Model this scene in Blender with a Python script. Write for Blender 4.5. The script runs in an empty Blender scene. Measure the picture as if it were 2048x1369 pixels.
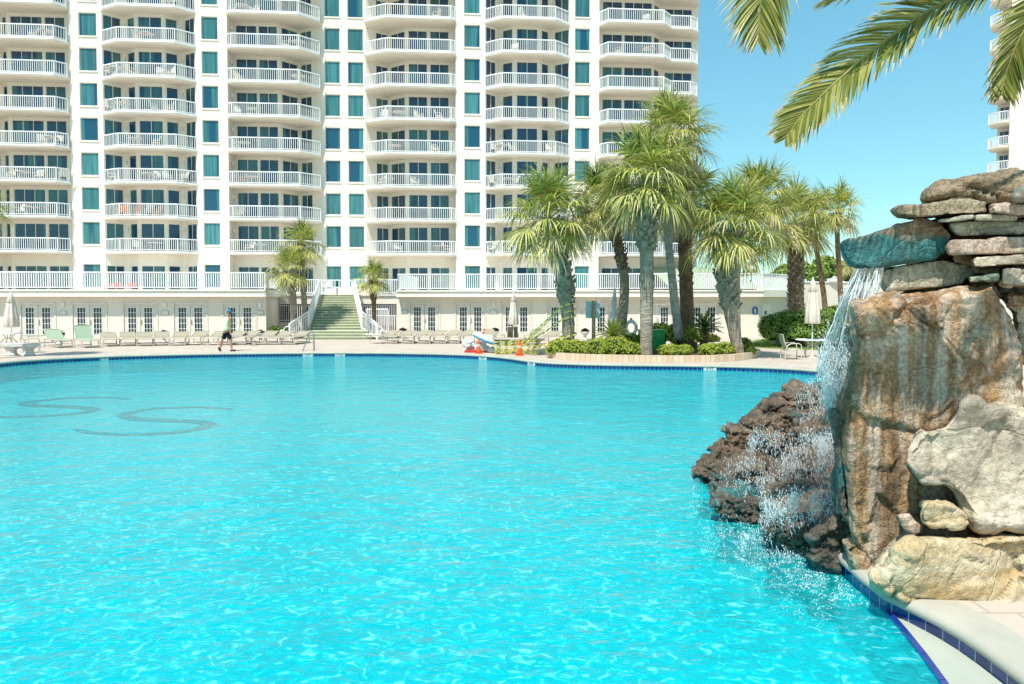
import bpy, bmesh, math, random
from mathutils import Vector, Matrix, noise
from mathutils.geometry import tessellate_polygon
R = math.radians
SC = bpy.context.scene
COL = SC.collection
random.seed(7)
# ------------------------------------------------------------ camera model
F = 1400.0; PX0 = 1024.0; HOR = 602.0; PITCH = R(1.8); H = 2.35
PYC = HOR + F*math.tan(PITCH)
CA, SA = math.cos(PITCH), math.sin(PITCH)
def ray(px, py):
    u = (px-PX0)/F; v = (PYC-py)/F
    return Vector((u, CA+v*SA, v*CA-SA))
def P(px, py, Y):                     # point at world depth Y
    d = ray(px, py); k = Y/d.y
    return Vector((d.x*k, Y, H+d.z*k))
def G(px, py, z=0.0):                 # point on the level plane z
    d = ray(px, py); k = (z-H)/d.z
    return Vector((d.x*k, d.y*k, z))
# ------------------------------------------------------------ mesh builder
class MB:
    def __init__(s): s.v=[]; s.f=[]; s.m=[]; s.mi=0; s.M=None
    def add(s, vs, fs):
        b=len(s.v)
        for p in vs:
            p=Vector(p)
            s.v.append(s.M@p if s.M is not None else p)
        for f in fs: s.f.append([b+i for i in f]); s.m.append(s.mi)
    def box(s,x0,x1,y0,y1,z0,z1):
        s.add([(x0,y0,z0),(x1,y0,z0),(x1,y1,z0),(x0,y1,z0),(x0,y0,z1),(x1,y0,z1),(x1,y1,z1),(x0,y1,z1)],
              [(0,3,2,1),(4,5,6,7),(0,1,5,4),(1,2,6,5),(2,3,7,6),(3,0,4,7)])
    def beam(s,p,q,w,h):              # box from p to q, w sideways, h upward, centred
        p=Vector(p);q=Vector(q);d=(q-p).normalized()
        up=Vector((0,0,1)) if abs(d.z)<.95 else Vector((0,1,0))
        sd=d.cross(up).normalized()*(w/2); u=sd.cross(d).normalized()*(h/2)
        vs=[p-sd-u,p+sd-u,p+sd+u,p-sd+u,q-sd-u,q+sd-u,q+sd+u,q-sd+u]
        s.add(vs,[(0,1,2,3),(7,6,5,4),(0,4,5,1),(1,5,6,2),(2,6,7,3),(3,7,4,0)])
    def tube(s,pts,r,n=6,cap=True,rf=None):
        pts=[Vector(p) for p in pts]
        if not isinstance(r,(list,tuple)): r=[r]*len(pts)
        ref=None; rings=[]
        for i,p in enumerate(pts):
            d=(pts[min(i+1,len(pts)-1)]-pts[max(i-1,0)])
            if d.length<1e-9: d=Vector((0,0,1))
            d.normalize()
            if ref is None:
                ref=Vector((1,0,0)) if abs(d.x)<.8 else Vector((0,1,0))
            a=(ref-d*ref.dot(d)).normalized(); ref=a; b=d.cross(a)
            rings.append([p+(a*math.cos(2*math.pi*k/n)+b*math.sin(2*math.pi*k/n))*r[i]*(rf(i,k) if rf else 1) for k in range(n)])
        vs=[q for g in rings for q in g]; fs=[]
        for i in range(len(pts)-1):
            for k in range(n):
                k2=(k+1)%n; fs.append((i*n+k,i*n+k2,(i+1)*n+k2,(i+1)*n+k))
        if cap: fs.append(tuple(range(n))[::-1]); fs.append(tuple((len(pts)-1)*n+k for k in range(n)))
        s.add(vs,fs)
    def lathe(s,prof,n=16,c=(0,0,0),rf=None):
        c=Vector(c); vs=[];fs=[]
        for i,(r,z) in enumerate(prof):
            for k in range(n):
                a=2*math.pi*k/n; rr=r*(rf(i,k) if rf else 1)
                vs.append(c+Vector((rr*math.cos(a),rr*math.sin(a),z)))
        for i in range(len(prof)-1):
            for k in range(n):
                k2=(k+1)%n; fs.append((i*n+k,i*n+k2,(i+1)*n+k2,(i+1)*n+k))
        fs.append(tuple(range(n))[::-1]); fs.append(tuple((len(prof)-1)*n+k for k in range(n)))
        s.add(vs,fs)
    def prism(s,poly,z0,z1):          # poly counter-clockwise seen from above
        n=len(poly); vs=[(p[0],p[1],z0) for p in poly]+[(p[0],p[1],z1) for p in poly]
        fs=[(i,(i+1)%n,n+(i+1)%n,n+i) for i in range(n)]
        tr=tessellate_polygon([[Vector((p[0],p[1],0)) for p in poly]])
        for t in tr:
            a,b,c=t
            cr=(Vector(poly[b][:2])-Vector(poly[a][:2])).cross(Vector(poly[c][:2])-Vector(poly[a][:2]))
            if cr<0: a,b,c=c,b,a
            fs.append((a+n,b+n,c+n)); fs.append((c,b,a))
        s.add(vs,fs)
    def sphere(s,c,r,n=8,m=6,sc=(1,1,1)):
        prof=[(max(.001,math.sin(math.pi*i/m))*r,-math.cos(math.pi*i/m)*r) for i in range(m+1)]
        c=Vector(c);vs=[];fs=[]
        for (rr,z) in prof:
            for k in range(n):
                a=2*math.pi*k/n; vs.append(c+Vector((rr*math.cos(a)*sc[0],rr*math.sin(a)*sc[1],z*sc[2])))
        for i in range(m):
            for k in range(n):
                k2=(k+1)%n; fs.append((i*n+k,i*n+k2,(i+1)*n+k2,(i+1)*n+k))
        s.add(vs,fs)
    def build(s,name,mats,parent=None,smooth=False,world=False):
        if not isinstance(mats,(list,tuple)): mats=[mats]
        off=Vector(parent.location) if (world and parent) else Vector((0,0,0))
        me=bpy.data.meshes.new(name); me.from_pydata([p-off for p in s.v],[],s.f); 
        for m in mats: me.materials.append(m)
        if len(mats)>1: me.polygons.foreach_set('material_index',s.m)
        if smooth: me.polygons.foreach_set('use_smooth',[True]*len(me.polygons))
        me.update()
        o=bpy.data.objects.new(name,me); COL.objects.link(o)
        if parent: o.parent=parent
        return o
def tag(o,label=None,cat=None,group=None,kind=None):
    if label: o['label']=label
    if cat: o['category']=cat
    if group: o['group']=group
    if kind: o['kind']=kind
    return o
def thing(name,label,cat,loc=(0,0,0),rz=0,group=None):
    o=bpy.data.objects.new(name,None); COL.objects.link(o); o.location=loc; o.rotation_euler=(0,0,rz)
    return tag(o,label,cat,group)
def dup(o,loc=None,parent=None,rz=None,label=None):
    c=o.copy(); COL.objects.link(c)
    if parent: c.parent=parent
    if loc is not None: c.location=loc
    if rz is not None: c.rotation_euler=(0,0,rz)
    if label: c['label']=label
    for ch in list(o.children):
        dup(ch,parent=c)
    return c
ORD=['first','second','third','fourth','fifth','sixth','seventh','eighth','ninth','tenth','eleventh','twelfth','thirteenth','fourteenth','fifteenth','sixteenth','seventeenth','eighteenth']
# ------------------------------------------------------------ materials
def srgb(r,g,b):
    f=lambda c:(c/255/12.92) if c/255<=.04045 else ((c/255+.055)/1.055)**2.4
    return (f(r),f(g),f(b),1)
class NT:
    def __init__(s,name):
        s.mat=bpy.data.materials.new(name); s.mat.use_nodes=True
        s.t=s.mat.node_tree; s.n=s.t.nodes; s.l=s.t.links
        s.b=s.n['Principled BSDF']; s.out=s.n['Material Output']
    def new(s,typ,**kw):
        n=s.n.new(typ)
        for k,v in kw.items():
            if k in n.inputs: n.inputs[k].default_value=v
            else: setattr(n,k,v)
        return n
    def coord(s,kind='Object',scale=(1,1,1),rot=(0,0,0)):
        tc=s.n.new('ShaderNodeTexCoord'); mp=s.n.new('ShaderNodeMapping')
        mp.inputs['Scale'].default_value=scale; mp.inputs['Rotation'].default_value=rot
        s.l.new(tc.outputs[kind],mp.inputs['Vector']); return mp.outputs['Vector']
    def noise(s,vec,scale,detail=4,rough=.55):
        n=s.n.new('ShaderNodeTexNoise'); n.inputs['Scale'].default_value=scale
        n.inputs['Detail'].default_value=detail; n.inputs['Roughness'].default_value=rough
        s.l.new(vec,n.inputs['Vector']); return n.outputs['Fac']
    def ramp(s,fac,stops):
        r=s.n.new('ShaderNodeValToRGB'); e=r.color_ramp.elements
        while len(e)<len(stops): e.new(.5)
        for i,(p,c) in enumerate(stops):
            e[i].position=p; e[i].color=c if len(c)==4 else (*c,1)
        s.l.new(fac,r.inputs['Fac']); return r.outputs['Color']
    def mix(s,fac,a,b,typ='MIX'):
        m=s.n.new('ShaderNodeMix'); m.data_type='RGBA'; m.blend_type=typ
        for sock,v in ((m.inputs[0],fac),(m.inputs[6],a),(m.inputs[7],b)):
            if isinstance(v,bpy.types.NodeSocket): s.l.new(v,sock)
            else: sock.default_value=v
        return m.outputs[2]
    def math(s,op,a,b=0.0):
        m=s.n.new('ShaderNodeMath'); m.operation=op
        for sock,v in ((m.inputs[0],a),(m.inputs[1],b)):
            if isinstance(v,bpy.types.NodeSocket): s.l.new(v,sock)
            else: sock.default_value=v
        return m.outputs[0]
    def bump(s,h,strength=.3,dist=.02,normal=None):
        b=s.n.new('ShaderNodeBump'); b.inputs['Strength'].default_value=strength; b.inputs['Distance'].default_value=dist
        s.l.new(h,b.inputs['Height'])
        if normal is not None: s.l.new(normal,b.inputs['Normal'])
        return b.outputs['Normal']
    def set(s,color=None,rough=.6,spec=.5,metal=0,normal=None):
        if color is not None:
            if isinstance(color,bpy.types.NodeSocket): s.l.new(color,s.b.inputs['Base Color'])
            else: s.b.inputs['Base Color'].default_value=color
        if isinstance(rough,bpy.types.NodeSocket): s.l.new(rough,s.b.inputs['Roughness'])
        else: s.b.inputs['Roughness'].default_value=rough
        s.b.inputs['Specular IOR Level'].default_value=spec; s.b.inputs['Metallic'].default_value=metal
        if normal is not None: s.l.new(normal,s.b.inputs['Normal'])
        return s.mat
def simple(name,c1,c2=None,scale=8,rough=.6,spec=.4,bump=0,bs=30,kind='Object',metal=0,vs=(1,1,1)):
    t=NT(name); v=t.coord(kind,vs); c2=c2 or tuple(x*.82 for x in c1[:3])+(1,)
    n=t.noise(v,scale); col=t.ramp(n,[(.35,c2),(.65,c1)])
    nm=t.bump(t.noise(v,bs),bump,.02) if bump else None
    return t.set(col,rough,spec,metal,nm)
M={}
def stucco(name,c,dirt,bumpz=True):
    t=NT(name); v=t.coord('Object'); vs=t.coord('Object',(1.2,1.2,.12))
    col=t.ramp(t.noise(v,.35,3),[(.35,tuple(x*.93 for x in c[:3])+(1,)),(.65,c)])
    st=t.ramp(t.noise(vs,1.6,5,.6),[(.5,(0,0,0,1)),(.85,(.35,.35,.35,1))])
    col=t.mix(st,col,dirt)
    nm=t.bump(t.noise(v,22,3),.25,.01)
    return t.set(col,.85,.2,0,nm)
M['tower_wall']=stucco('tower_stucco',(.81,.745,.65,1),(.6,.52,.43,1))
M['soffit']=stucco('soffit_paint',(.80,.72,.61,1),(.6,.52,.43,1))
M['podium_wall']=stucco('podium_stucco',(.77,.70,.60,1),(.6,.54,.46,1))
M['white']=simple('white_paint',(.86,.87,.86,1),(.78,.79,.78,1),3,.45,.5)
M['door']=simple('door_paint',(.74,.69,.60,1),None,3,.5,.4)
M['cream']=simple('cream_paint',(.82,.78,.70,1),(.76,.72,.64,1),3,.5,.4)
M['frame']=simple('window_frame_paint',(.74,.72,.66,1),(.68,.66,.6,1),3,.4,.5)
# window glass: tinted, glossy; pleated curtains hang behind some panes
def glass(name,cg,cc,cmin,folds,blindh=False):
    t=NT(name); v=t.coord('Object')
    oi=t.n.new('ShaderNodeObjectInfo')
    sx=t.n.new('ShaderNodeSeparateXYZ'); t.l.new(v,sx.inputs[0])
    w=t.n.new('ShaderNodeTexNoise'); w.noise_dimensions='4D'; w.inputs['Scale'].default_value=1; w.inputs['Detail'].default_value=2
    vf=t.coord('Object',(folds,folds,.25)); t.l.new(vf,w.inputs['Vector'])
    t.l.new(t.math('MULTIPLY',oi.outputs['Random'],90.0),w.inputs['W'])
    fold=t.ramp(w.outputs['Fac'],[(.38,(.62,.62,.62,1)),(.6,(1,1,1,1))])
    # where the curtain is drawn
    w2=t.n.new('ShaderNodeTexNoise'); w2.noise_dimensions='4D'; w2.inputs['Scale'].default_value=1; w2.inputs['Detail'].default_value=0
    vg=t.coord('Object',(.9,.9,.06)); t.l.new(vg,w2.inputs['Vector'])
    t.l.new(t.math('MULTIPLY',oi.outputs['Random'],37.0),w2.inputs['W'])
    mk=t.ramp(w2.outputs['Fac'],[(cmin,(0,0,0,1)),(cmin+.04,(1,1,1,1))])
    cur=t.mix(1.0,cc,fold,'MULTIPLY')
    tone=t.math('ADD',t.math('MULTIPLY',t.math('FRACT',t.math('MULTIPLY',oi.outputs['Random'],7.3)),.5),.7)
    cur=t.mix(1.0,cur,tone,'MULTIPLY')
    col=t.mix(mk,cg,cur)
    t.set(col,.04,.7)
    t.b.inputs['IOR'].default_value=1.5
    nm=t.bump(t.noise(t.coord('Object',(1,1,1)),.6,1),.08,.05); t.l.new(nm,t.b.inputs['Normal'])
    return t.mat
M['pane']=glass('tinted_window_glass',(.008,.07,.12,1),(.055,.21,.22,1),.40,7)
M['door_pane']=glass('sliding_door_glass',(.006,.045,.10,1),(.035,.14,.16,1),.53,6)
M['french_pane']=simple('french_door_glass',(.03,.06,.055,1),(.008,.018,.025,1),1.6,.06,.6)
# ------------------------------------------------------------ tower
TH=R(4.7); OT=Vector((0,60.0,0)); FH=2.8; Z0=6.35; ZP=3.05
def S(px,t=0.0,py=480,O=OT,th=TH):
    d=ray(px,py); u=d.x/d.y; c,sn=math.cos(th),math.sin(th)
    return (u*(O.y+t*c)-O.x+t*sn)/(c-u*sn)
def wall(mb,p0,p1,z0,z1,ops=(),depth=.1):
    p0=Vector(p0);p1=Vector(p1);L=(p1-p0).length
    if L<1e-4: return
    d=(p1-p0)/L; n=Vector((-d.y,d.x))*depth
    ss=sorted(set([0,L]+[round(v,4) for o in ops for v in o[:2]])); zs=sorted(set([z0,z1]+[round(v,4) for o in ops for v in o[2:4]]))
    def q(s,z,k=0): p=p0+d*s+n*k; return (p.x,p.y,z)
    for i in range(len(ss)-1):
        for j in range(len(zs)-1):
            sm=(ss[i]+ss[i+1])/2; zm=(zs[j]+zs[j+1])/2
            if any(o[0]<sm<o[1] and o[2]<zm<o[3] for o in ops): continue
            mb.add([q(ss[i],zs[j]),q(ss[i+1],zs[j]),q(ss[i+1],zs[j+1]),q(ss[i],zs[j+1])],[(0,1,2,3)])
    for a,b,c,e in [o[:4] for o in ops]:
        mb.add([q(a,c),q(a,c,1),q(a,e,1),q(a,e)],[(0,1,2,3)]); mb.add([q(b,c),q(b,c,1),q(b,e,1),q(b,e)],[(3,2,1,0)])
        mb.add([q(a,c),q(b,c),q(b,c,1),q(a,c,1)],[(0,1,2,3)]); mb.add([q(a,e),q(b,e),q(b,e,1),q(a,e,1)],[(3,2,1,0)])
def glazing(p0,p1,a,b,z0,z1,n,depth,fw=.055):   # returns frame MB and pane MB, in wall coordinates
    p0=Vector(p0);p1=Vector(p1);d=(p1-p0).normalized();nn=Vector((-d.y,d.x))
    Mx=Matrix(((d.x,nn.x,0,p0.x),(d.y,nn.y,0,p0.y),(0,0,1,0),(0,0,0,1)))
    fr=MB();fr.M=Mx;pa=MB();pa.M=Mx
    y0,y1=depth-.07,depth-.01
    fr.box(a,a+fw,y0,y1,z0,z1);fr.box(b-fw,b,y0,y1,z0,z1)
    fr.box(a+fw,b-fw,y0,y1,z1-fw,z1);fr.box(a+fw,b-fw,y0,y1,z0,z0+fw)
    w=(b-a-2*fw)/n
    for i in range(1,n):
        x=a+fw+w*i; fr.box(x-fw*.45,x+fw*.45,y0,y1,z0+fw,z1-fw)
    for i in range(n):
        x0=a+fw+w*i+(.45*fw if i else 0);x1=a+fw+w*(i+1)-(.45*fw if i<n-1 else 0)
        pa.box(x0,x1,depth-.045,depth-.025,z0+fw,z1-fw)
    return fr,pa
def rail(mb,pts,z,h=1.05,sp=.145,bw=.045,post=True,tw=.09):
    pts=[Vector(p).to_2d() for p in pts]
    for i in range(len(pts)-1):
        p,q=pts[i],pts[i+1]; L=(q-p).length; d=(q-p)/L
        P3=lambda v,zz:(v.x,v.y,zz)
        mb.beam(P3(p,z+h-.04),P3(q,z+h-.04),tw,.08); mb.beam(P3(p,z+.11),P3(q,z+.11),.05,.05)
        n=max(2,int(L/sp))
        for k in range(n+1):
            c=p+d*(L*k/n); w=bw if 0<k<n else .07
            mb.M=None; 
            nn=Vector((-d.y,d.x))*w/2; dd=d*w/2
            zt=z+h-.08; zb=z+.002 if k in(0,n) else z+.13
            vs=[(*(c-dd-nn),zb),(*(c+dd-nn),zb),(*(c+dd+nn),zb),(*(c-dd+nn),zb)]
            vs+=[(x,y,zt) for x,y,_ in vs]
            mb.add(vs,[(0,1,5,4),(1,2,6,5),(2,3,7,6),(3,0,4,7)])
tower=thing('apartment_tower','tall cream apartment tower with stacked white balconies behind the pool terrace','building',OT,TH)
WB=MB(); NF=9; ZTOP=Z0+FH*NF+1.0
def col_ops(a,b):
    return [(a,b,Z0+FH*k+.58,Z0+FH*k+2.43) for k in range(-1,8)]
piers=[(-140,-75,0,[]),(145,211,0,[(165,200)]),(397,459,0,[(408,440.5)]),(646,734,1.65,[(652,682.6),(698,729)]),(912,971,0,[(929,961)]),(1140,1197,0,[(1149,1179)])]
BAYN={'A':'first bay','B':'second bay','C':'third bay','D':'bay right of the twin window columns','E':'fifth bay','F':'end bay beside the sky'}
for a,b,t,ws in piers:
    sa,sb=S(a,t),S(b,t); ops=[]
    for w0,w1 in ws:
        x0,x1=S(w0,t)-sa,S(w1,t)-sa
        for k in range(-1,8):
            zz=(Z0+FH*k+.58) if k>=0 else ZP+.3
            zt=Z0+FH*k+2.43 if k>=0 else ZP+2.3
            ops.append((x0,x1,zz,zt))
        fr,pa=glazing((sa,t),(sb,t),x0,x1,.58,2.43,1,.16,.05)
        fo=fr.build('window',M['frame'],tower); po=pa.build('pane',M['pane'],fo)
        # projecting sill
        fo.location=(0,0,Z0)
        for k in range(1,8): dup(fo,(0,0,Z0+FH*k),tower)
        fr,pa=glazing((sa,t),(sb,t),x0,x1,ZP+.3,ZP+2.3,1,.16,.05)
        fo=fr.build('window',M['frame'],tower); pa.build('pane',M['pane'],fo)
        for k in range(-1,8):
            if k>=0: WB.box(sa+x0-.06,sa+x1+.06,t-.06,t-.003,Z0+FH*k+.46,Z0+FH*k+.575)
    wall(WB,(sa,t),(sb,t),ZP-.4,ZTOP,ops,.16)
    for k in range(0,8):                 # shallow floor joints
        WB.box(sa+.01,sb-.01,t-.012,t-.003,Z0+FH*k-.24,Z0+FH*k-.2)
bays={
'A':dict(L=(-75,0),Rr=(145,0),pts=[(-75,.2),(10,1.6),(24,1.0),('R',1.0),(145,0)],
   ops=[(0,-45,6,'corner_window',2),(1,13,21,'angled_window',1),(2,29,93,'sliding_door',3),(2,97,138,'sliding_door',2)],
   rail=[(-75,0),(-45,-1),(114,-1),(144.6,-.3)]),
'B':dict(L=(211,0),Rr=(397,0),pts=[(211,.02),(252,1.0),(258,1.0),(278,.3),(333,.3),(366,1.0),(371,1.0),(397,.02)],
   ops=[(0,213,249,'corner_window',2),(2,261,275,'angled_window',1),(3,282,330,'sliding_door',2),(4,337,361,'angled_window',1),(6,375,394,'corner_window',2)],
   rail=[(211.5,-.1),(238.6,-1),(355,-1),(396.5,0)]),
'C':dict(L=(459,0),Rr=(646,1.65),pts=[(459,0),('L',1.5),(562,1.5),(602,2.8),(627,2.1),(646,1.65)],
   ops=[(1,476,518,'sliding_door',2),(1,521,559,'sliding_door',2),(2,567,599,'angled_window',2),(3,604,626,'corner_window',2)],
   rail=[(459.5,-.15),(466,-.4),(601,-.4),(645.5,.9)]),
'D':dict(L=(734,1.65),Rr=(912,0),pts=[(734,1.65),(752,2.1),(780,2.8),(815,1.5),('R',1.5),(912,0)],
   ops=[(1,754,778,'corner_window',2),(2,783,811,'angled_window',2),(3,818,856,'sliding_door',2),(3,861,899,'sliding_door',2)],
   rail=[(734.5,.7),(773,-.4),(903,-.4),(911.5,-.15)]),
'E':dict(L=(971,0),Rr=(1140,0),pts=[(971,.02),(1000,1.0),(1003,1.0),(1027,.3),(1078,.3),(1099,1.0),(1104,1.0),(1140,.02)],
   ops=[(0,972.5,992,'corner_window',2),(2,1005,1025,'angled_window',1),(3,1033,1075,'sliding_door',2),(4,1083,1096.5,'angled_window',1),(6,1108,1137,'corner_window',2)],
   rail=[(971.5,0),(1005,-1),(1111,-1),(1139.5,.1)]),
'F':dict(L=(1197,0),Rr=(1394,2.0),pts=[(1197,0),('L',.9),(1303,.9),(1319,2.0),(1394,2.0)],
   ops=[(1,1203,1243,'sliding_door',2),(1,1246,1302,'sliding_door',3),(2,1306,1316,'angled_window',1),(3,1326,1381,'corner_window',3)],
   rail=[(1197.5,-.1),(1215,-1),(1326,-1),(1340,0),(1379,0),(1393,.6),(1394,1.97)]),
}
for key,b in bays.items():
    sL=S(b['L'][0],b['L'][1]); sR=S(b['Rr'][0],b['Rr'][1])
    conv=lambda p:(sL if p[0]=='L' or p[0]==b['L'][0] else sR if p[0]=='R' or p[0]==b['Rr'][0] else S(p[0],p[1]),p[1])
    pts=[conv(p) for p in b['pts']]
    for i in range(len(pts)-1):
        p0,p1=Vector(pts[i]),Vector(pts[i+1]); d=(p1-p0).normalized(); ops=[]
        for o in b['ops']:
            if o[0]!=i: continue
            # intersect the pixel ray with the segment
            def hit(px):
                lo,hi=0,(p1-p0).length
                f=lambda s:S(px,(p0+d*s).y)-(p0+d*s).x
                for _ in range(40):
                    m=(lo+hi)/2
                    if f(m)>0: lo=m
                    else: hi=m
                return lo
            x0,x1=hit(o[1]),hit(o[2])
            for k in range(-1,8):
                zz=Z0+FH*k if k>=0 else ZP
                ops.append((x0,x1,zz+.04,zz+(2.38 if k>=0 else 2.2)))
            if x1-x0<.1: print('thin',key,o,x0,x1)
            fr,pa=glazing(p0,p1,x0,x1,.04,2.38,o[4],.1)
            fo=fr.build(o[3],M['frame'],tower); po=pa.build('pane',M['door_pane'],fo); fo.location=(0,0,Z0)
            for k in range(1,8): dup(fo,(0,0,Z0+FH*k),tower)
            fr,pa=glazing(p0,p1,x0,x1,.04,2.2,o[4],.1)
            fo=fr.build(o[3],M['frame'],tower); pa.build('pane',M['door_pane'],fo); fo.location=(0,0,ZP)
        wall(WB,p0,p1,ZP-.4,ZTOP,ops,.1)
    # balcony slab and railing
    rp=[(sL if abs(p[0]-b['L'][0])<1 else sR if abs(p[0]-b['Rr'][0])<1 and key!='F' else S(*p),p[1]) for p in b['rail']]
    out=[Vector(p) for p in rp]
    back=3.05
    poly=[(out[0].x,back)]+[(p.x,p.y) for p in out]+[(out[-1].x,back)]
    sb=MB(); sb.prism(poly[:1]+poly[1:],-.2,0.0)
    lip=MB()
    bo=sb.build('balcony',M['soffit'],tower); bo.location=(0,0,Z0)
    ins=[]
    for i,p in enumerate(out):
        a=out[max(i-1,0)];c=out[min(i+1,len(out)-1)]; d=(c-a).normalized(); ins.append(p+Vector((-d.y,d.x))*.09)
    ins[0].x=out[0].x+.03; ins[-1].x=out[-1].x-.05
    rb=MB(); rail(rb,ins,0,1.05,.16,.036)
    for i in range(len(out)-1):            # white edge trim on the slab
        p,q=out[i],out[i+1]
        if key=='F' and i==len(out)-2: continue
        d=(q-p).normalized(); nn=Vector((d.y,-d.x))*.02
        rb.beam((p.x+nn.x,p.y+nn.y,-.05),(q.x+nn.x,q.y+nn.y,-.05),.03,.13)
    ro=rb.build('railing',M['white'],bo)
    for k in range(1,NF): dup(bo,(0,0,Z0+FH*k),tower)
    b['s']=(sL,sR); b['out']=out
    # wall lamps beside the doors
    lx={'B':[(255,1.0),(368.5,1.0)],'C':[(468,.8)],'D':[(906,1.0)],'E':[(1001.5,1.0),(1101.5,1.0)]}.get(key,[])
    for px,t in lx:
        lm=MB(); s_=S(px,t-.08)
        lm.lathe([(.04,0),(.07,.02),(.075,.2),(.05,.24)],8,(s_,t-.09,1.75)); lm.box(s_-.03,s_+.03,t-.09,t+.02,1.8,1.9)
        lo=lm.build('wall_lamp',M['cream'],tower); lo.location=(0,0,Z0)
        for k in range(1,8): dup(lo,(0,0,Z0+FH*k),tower)
# sides, back and roof
sl,sr=S(-140),S(1394,2.0)
WB.add([(sl,0,0),(sl,22,0),(sl,22,ZTOP),(sl,0,ZTOP)],[(0,3,2,1)]); WB.add([(sr,2.0,ZP-.4),(sr,22,ZP-.4),(sr,22,ZTOP),(sr,2.0,ZTOP)],[(0,1,2,3)])
WB.add([(sl,22,0),(sr,22,0),(sr,22,ZTOP),(sl,22,ZTOP)],[(3,2,1,0)])
WB.build('wall',M['tower_wall'],tower)
rf=MB(); rf.box(sl+.05,sr-.05,3.1,21.95,ZTOP-.5,ZTOP-.2); rf.build('roof',M['soffit'],tower)
# patio furniture on the balconies
def patio_chair(col,lab):
    t=thing('patio_chair',lab,'chair'); f=MB()
    for sx in(-1,1):
        f.tube([(sx*.26,-.25,0),(sx*.27,-.27,.4),(sx*.28,-.24,.63),(sx*.28,.2,.66)],.022,5)
        f.tube([(sx*.26,.28,0),(sx*.25,.2,.4),(sx*.24,.32,.95)],.022,5)
    f.build('frame',col,t)
    s=MB(); s.box(-.24,.24,-.25,.22,.38,.42); s.build('seat',col,t)
    s=MB(); s.M=Matrix.Rotation(-.2,4,'X'); 
    for i in range(6): s.box(-.23+i*.08,-.18+i*.08,.12,.15,.47,.98)
    s.box(-.24,.24,.11,.16,.95,1.0); s.build('backrest',col,t); return t
def patio_table(col,lab):
    t=thing('patio_table',lab,'table'); f=MB(); f.lathe([(.55,0),(.57,.015),(.55,.03)],18,(0,0,.68)); f.build('tabletop',col,t)
    for i in range(4):
        a=math.pi/4+i*math.pi/2; l=MB(); l.tube([(.4*math.cos(a),.4*math.sin(a),0),(.3*math.cos(a),.3*math.sin(a),.68)],.02,5); l.build('leg',col,t)
    return t
M['patio']=simple('pale_patio_metal',(.8,.76,.68,1),None,5,.4); M['patio_blue']=simple('blue_patio_plastic',(.05,.32,.6,1),None,5,.4)
M['patio_orange']=simple('terracotta_patio_plastic',(.75,.22,.1,1),None,5,.4)
fur={'A':{6:[75,100],3:[88,105,122],2:[25,48,80,130],1:[40,62]},
'B':{7:[245,345],6:[280,300],5:[222,241,268,325,345],4:[222,250,312,343],3:[248,273,316],2:[228,300,316,335,370],1:[245,280,300,315],0:[275,310]},
'C':{7:[470,490,515],6:[575,600],5:[482,600],4:[477,510],3:[475,490],2:[485,505],1:[480],0:[500,520]},
'D':{7:[875],4:[770,800,838,878],3:[870,790],2:[765,776,830],0:[795,880,892]},
'E':{7:[1045],6:[1030],3:[990,1005,1025,1100],2:[985,1015,1030],0:[985,1045,1060]},
'F':{7:[1290],6:[1235,1295]}}
special={('B',3,0):'blue',('B',1,0):'orange',('B',1,1):'orange',('B',1,3):'orange',('C',2,0):'orange',('A',2,3):'pale'}
protos={}
lev=['lowest','second lowest','third lowest','fourth lowest','fifth lowest','sixth lowest','seventh lowest','highest']
BN={'A':'leftmost bay','B':'second bay','C':'third bay','D':'fourth bay','E':'fifth bay','F':'rightmost bay'}
for key,fl in fur.items():
    for k,xs in fl.items():
        for i,px in enumerate(xs):
            c=special.get((key,k,i),'pale'); kind='table' if (len(xs)>=2 and i==1 and c=='pale') else 'chair'
            side=['leftmost ','second ','third ','fourth ','rightmost '][i if i<len(xs)-1 or i==0 else 4] if len(xs)>1 else ''
            lab=f"{side}{dict(pale='pale metal',blue='blue',orange='terracotta orange')[c]} patio {kind} on the {lev[k]} balcony of the {BN[key]}"
            mt=M['patio'] if c=='pale' else M['patio_'+c]
            pk=(c,kind)
            t=-.45 if key not in'CD' else .35
            s_=S(px,t); loc=tower.matrix_basis@Vector((s_,t,Z0+FH*k+.002)) if False else Vector((OT.x+s_*math.cos(TH)-t*math.sin(TH),OT.y+s_*math.sin(TH)+t*math.cos(TH),Z0+FH*k+.002))
            if pk not in protos:
                o=(patio_chair if kind=='chair' else patio_table)(mt,lab); protos[pk]=o; o.location=loc; o.rotation_euler.z=random.uniform(-2.5,2.5)
            else: o=dup(protos[pk],loc,None,random.uniform(-2.8,2.8),lab)
            o['group']='patio furniture on the tower balconies'

M['red_seat']=simple('red_beach_chair_cloth',(.75,.06,.04,1),None,6,.7)
for px,lb in((226,'low red beach chair behind the left terrace railing, the wider of the two red ones'),(259,'low red beach chair behind the left terrace railing, the narrower of the two')):
    t=patio_chair(M['red_seat'],lb); q=P(px,583,46.5); t.location=(q.x,46.5,ZP+.002); t.scale=(1.5 if px<240 else .9,1,.5); t['group']='red beach chairs on the terrace'
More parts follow.
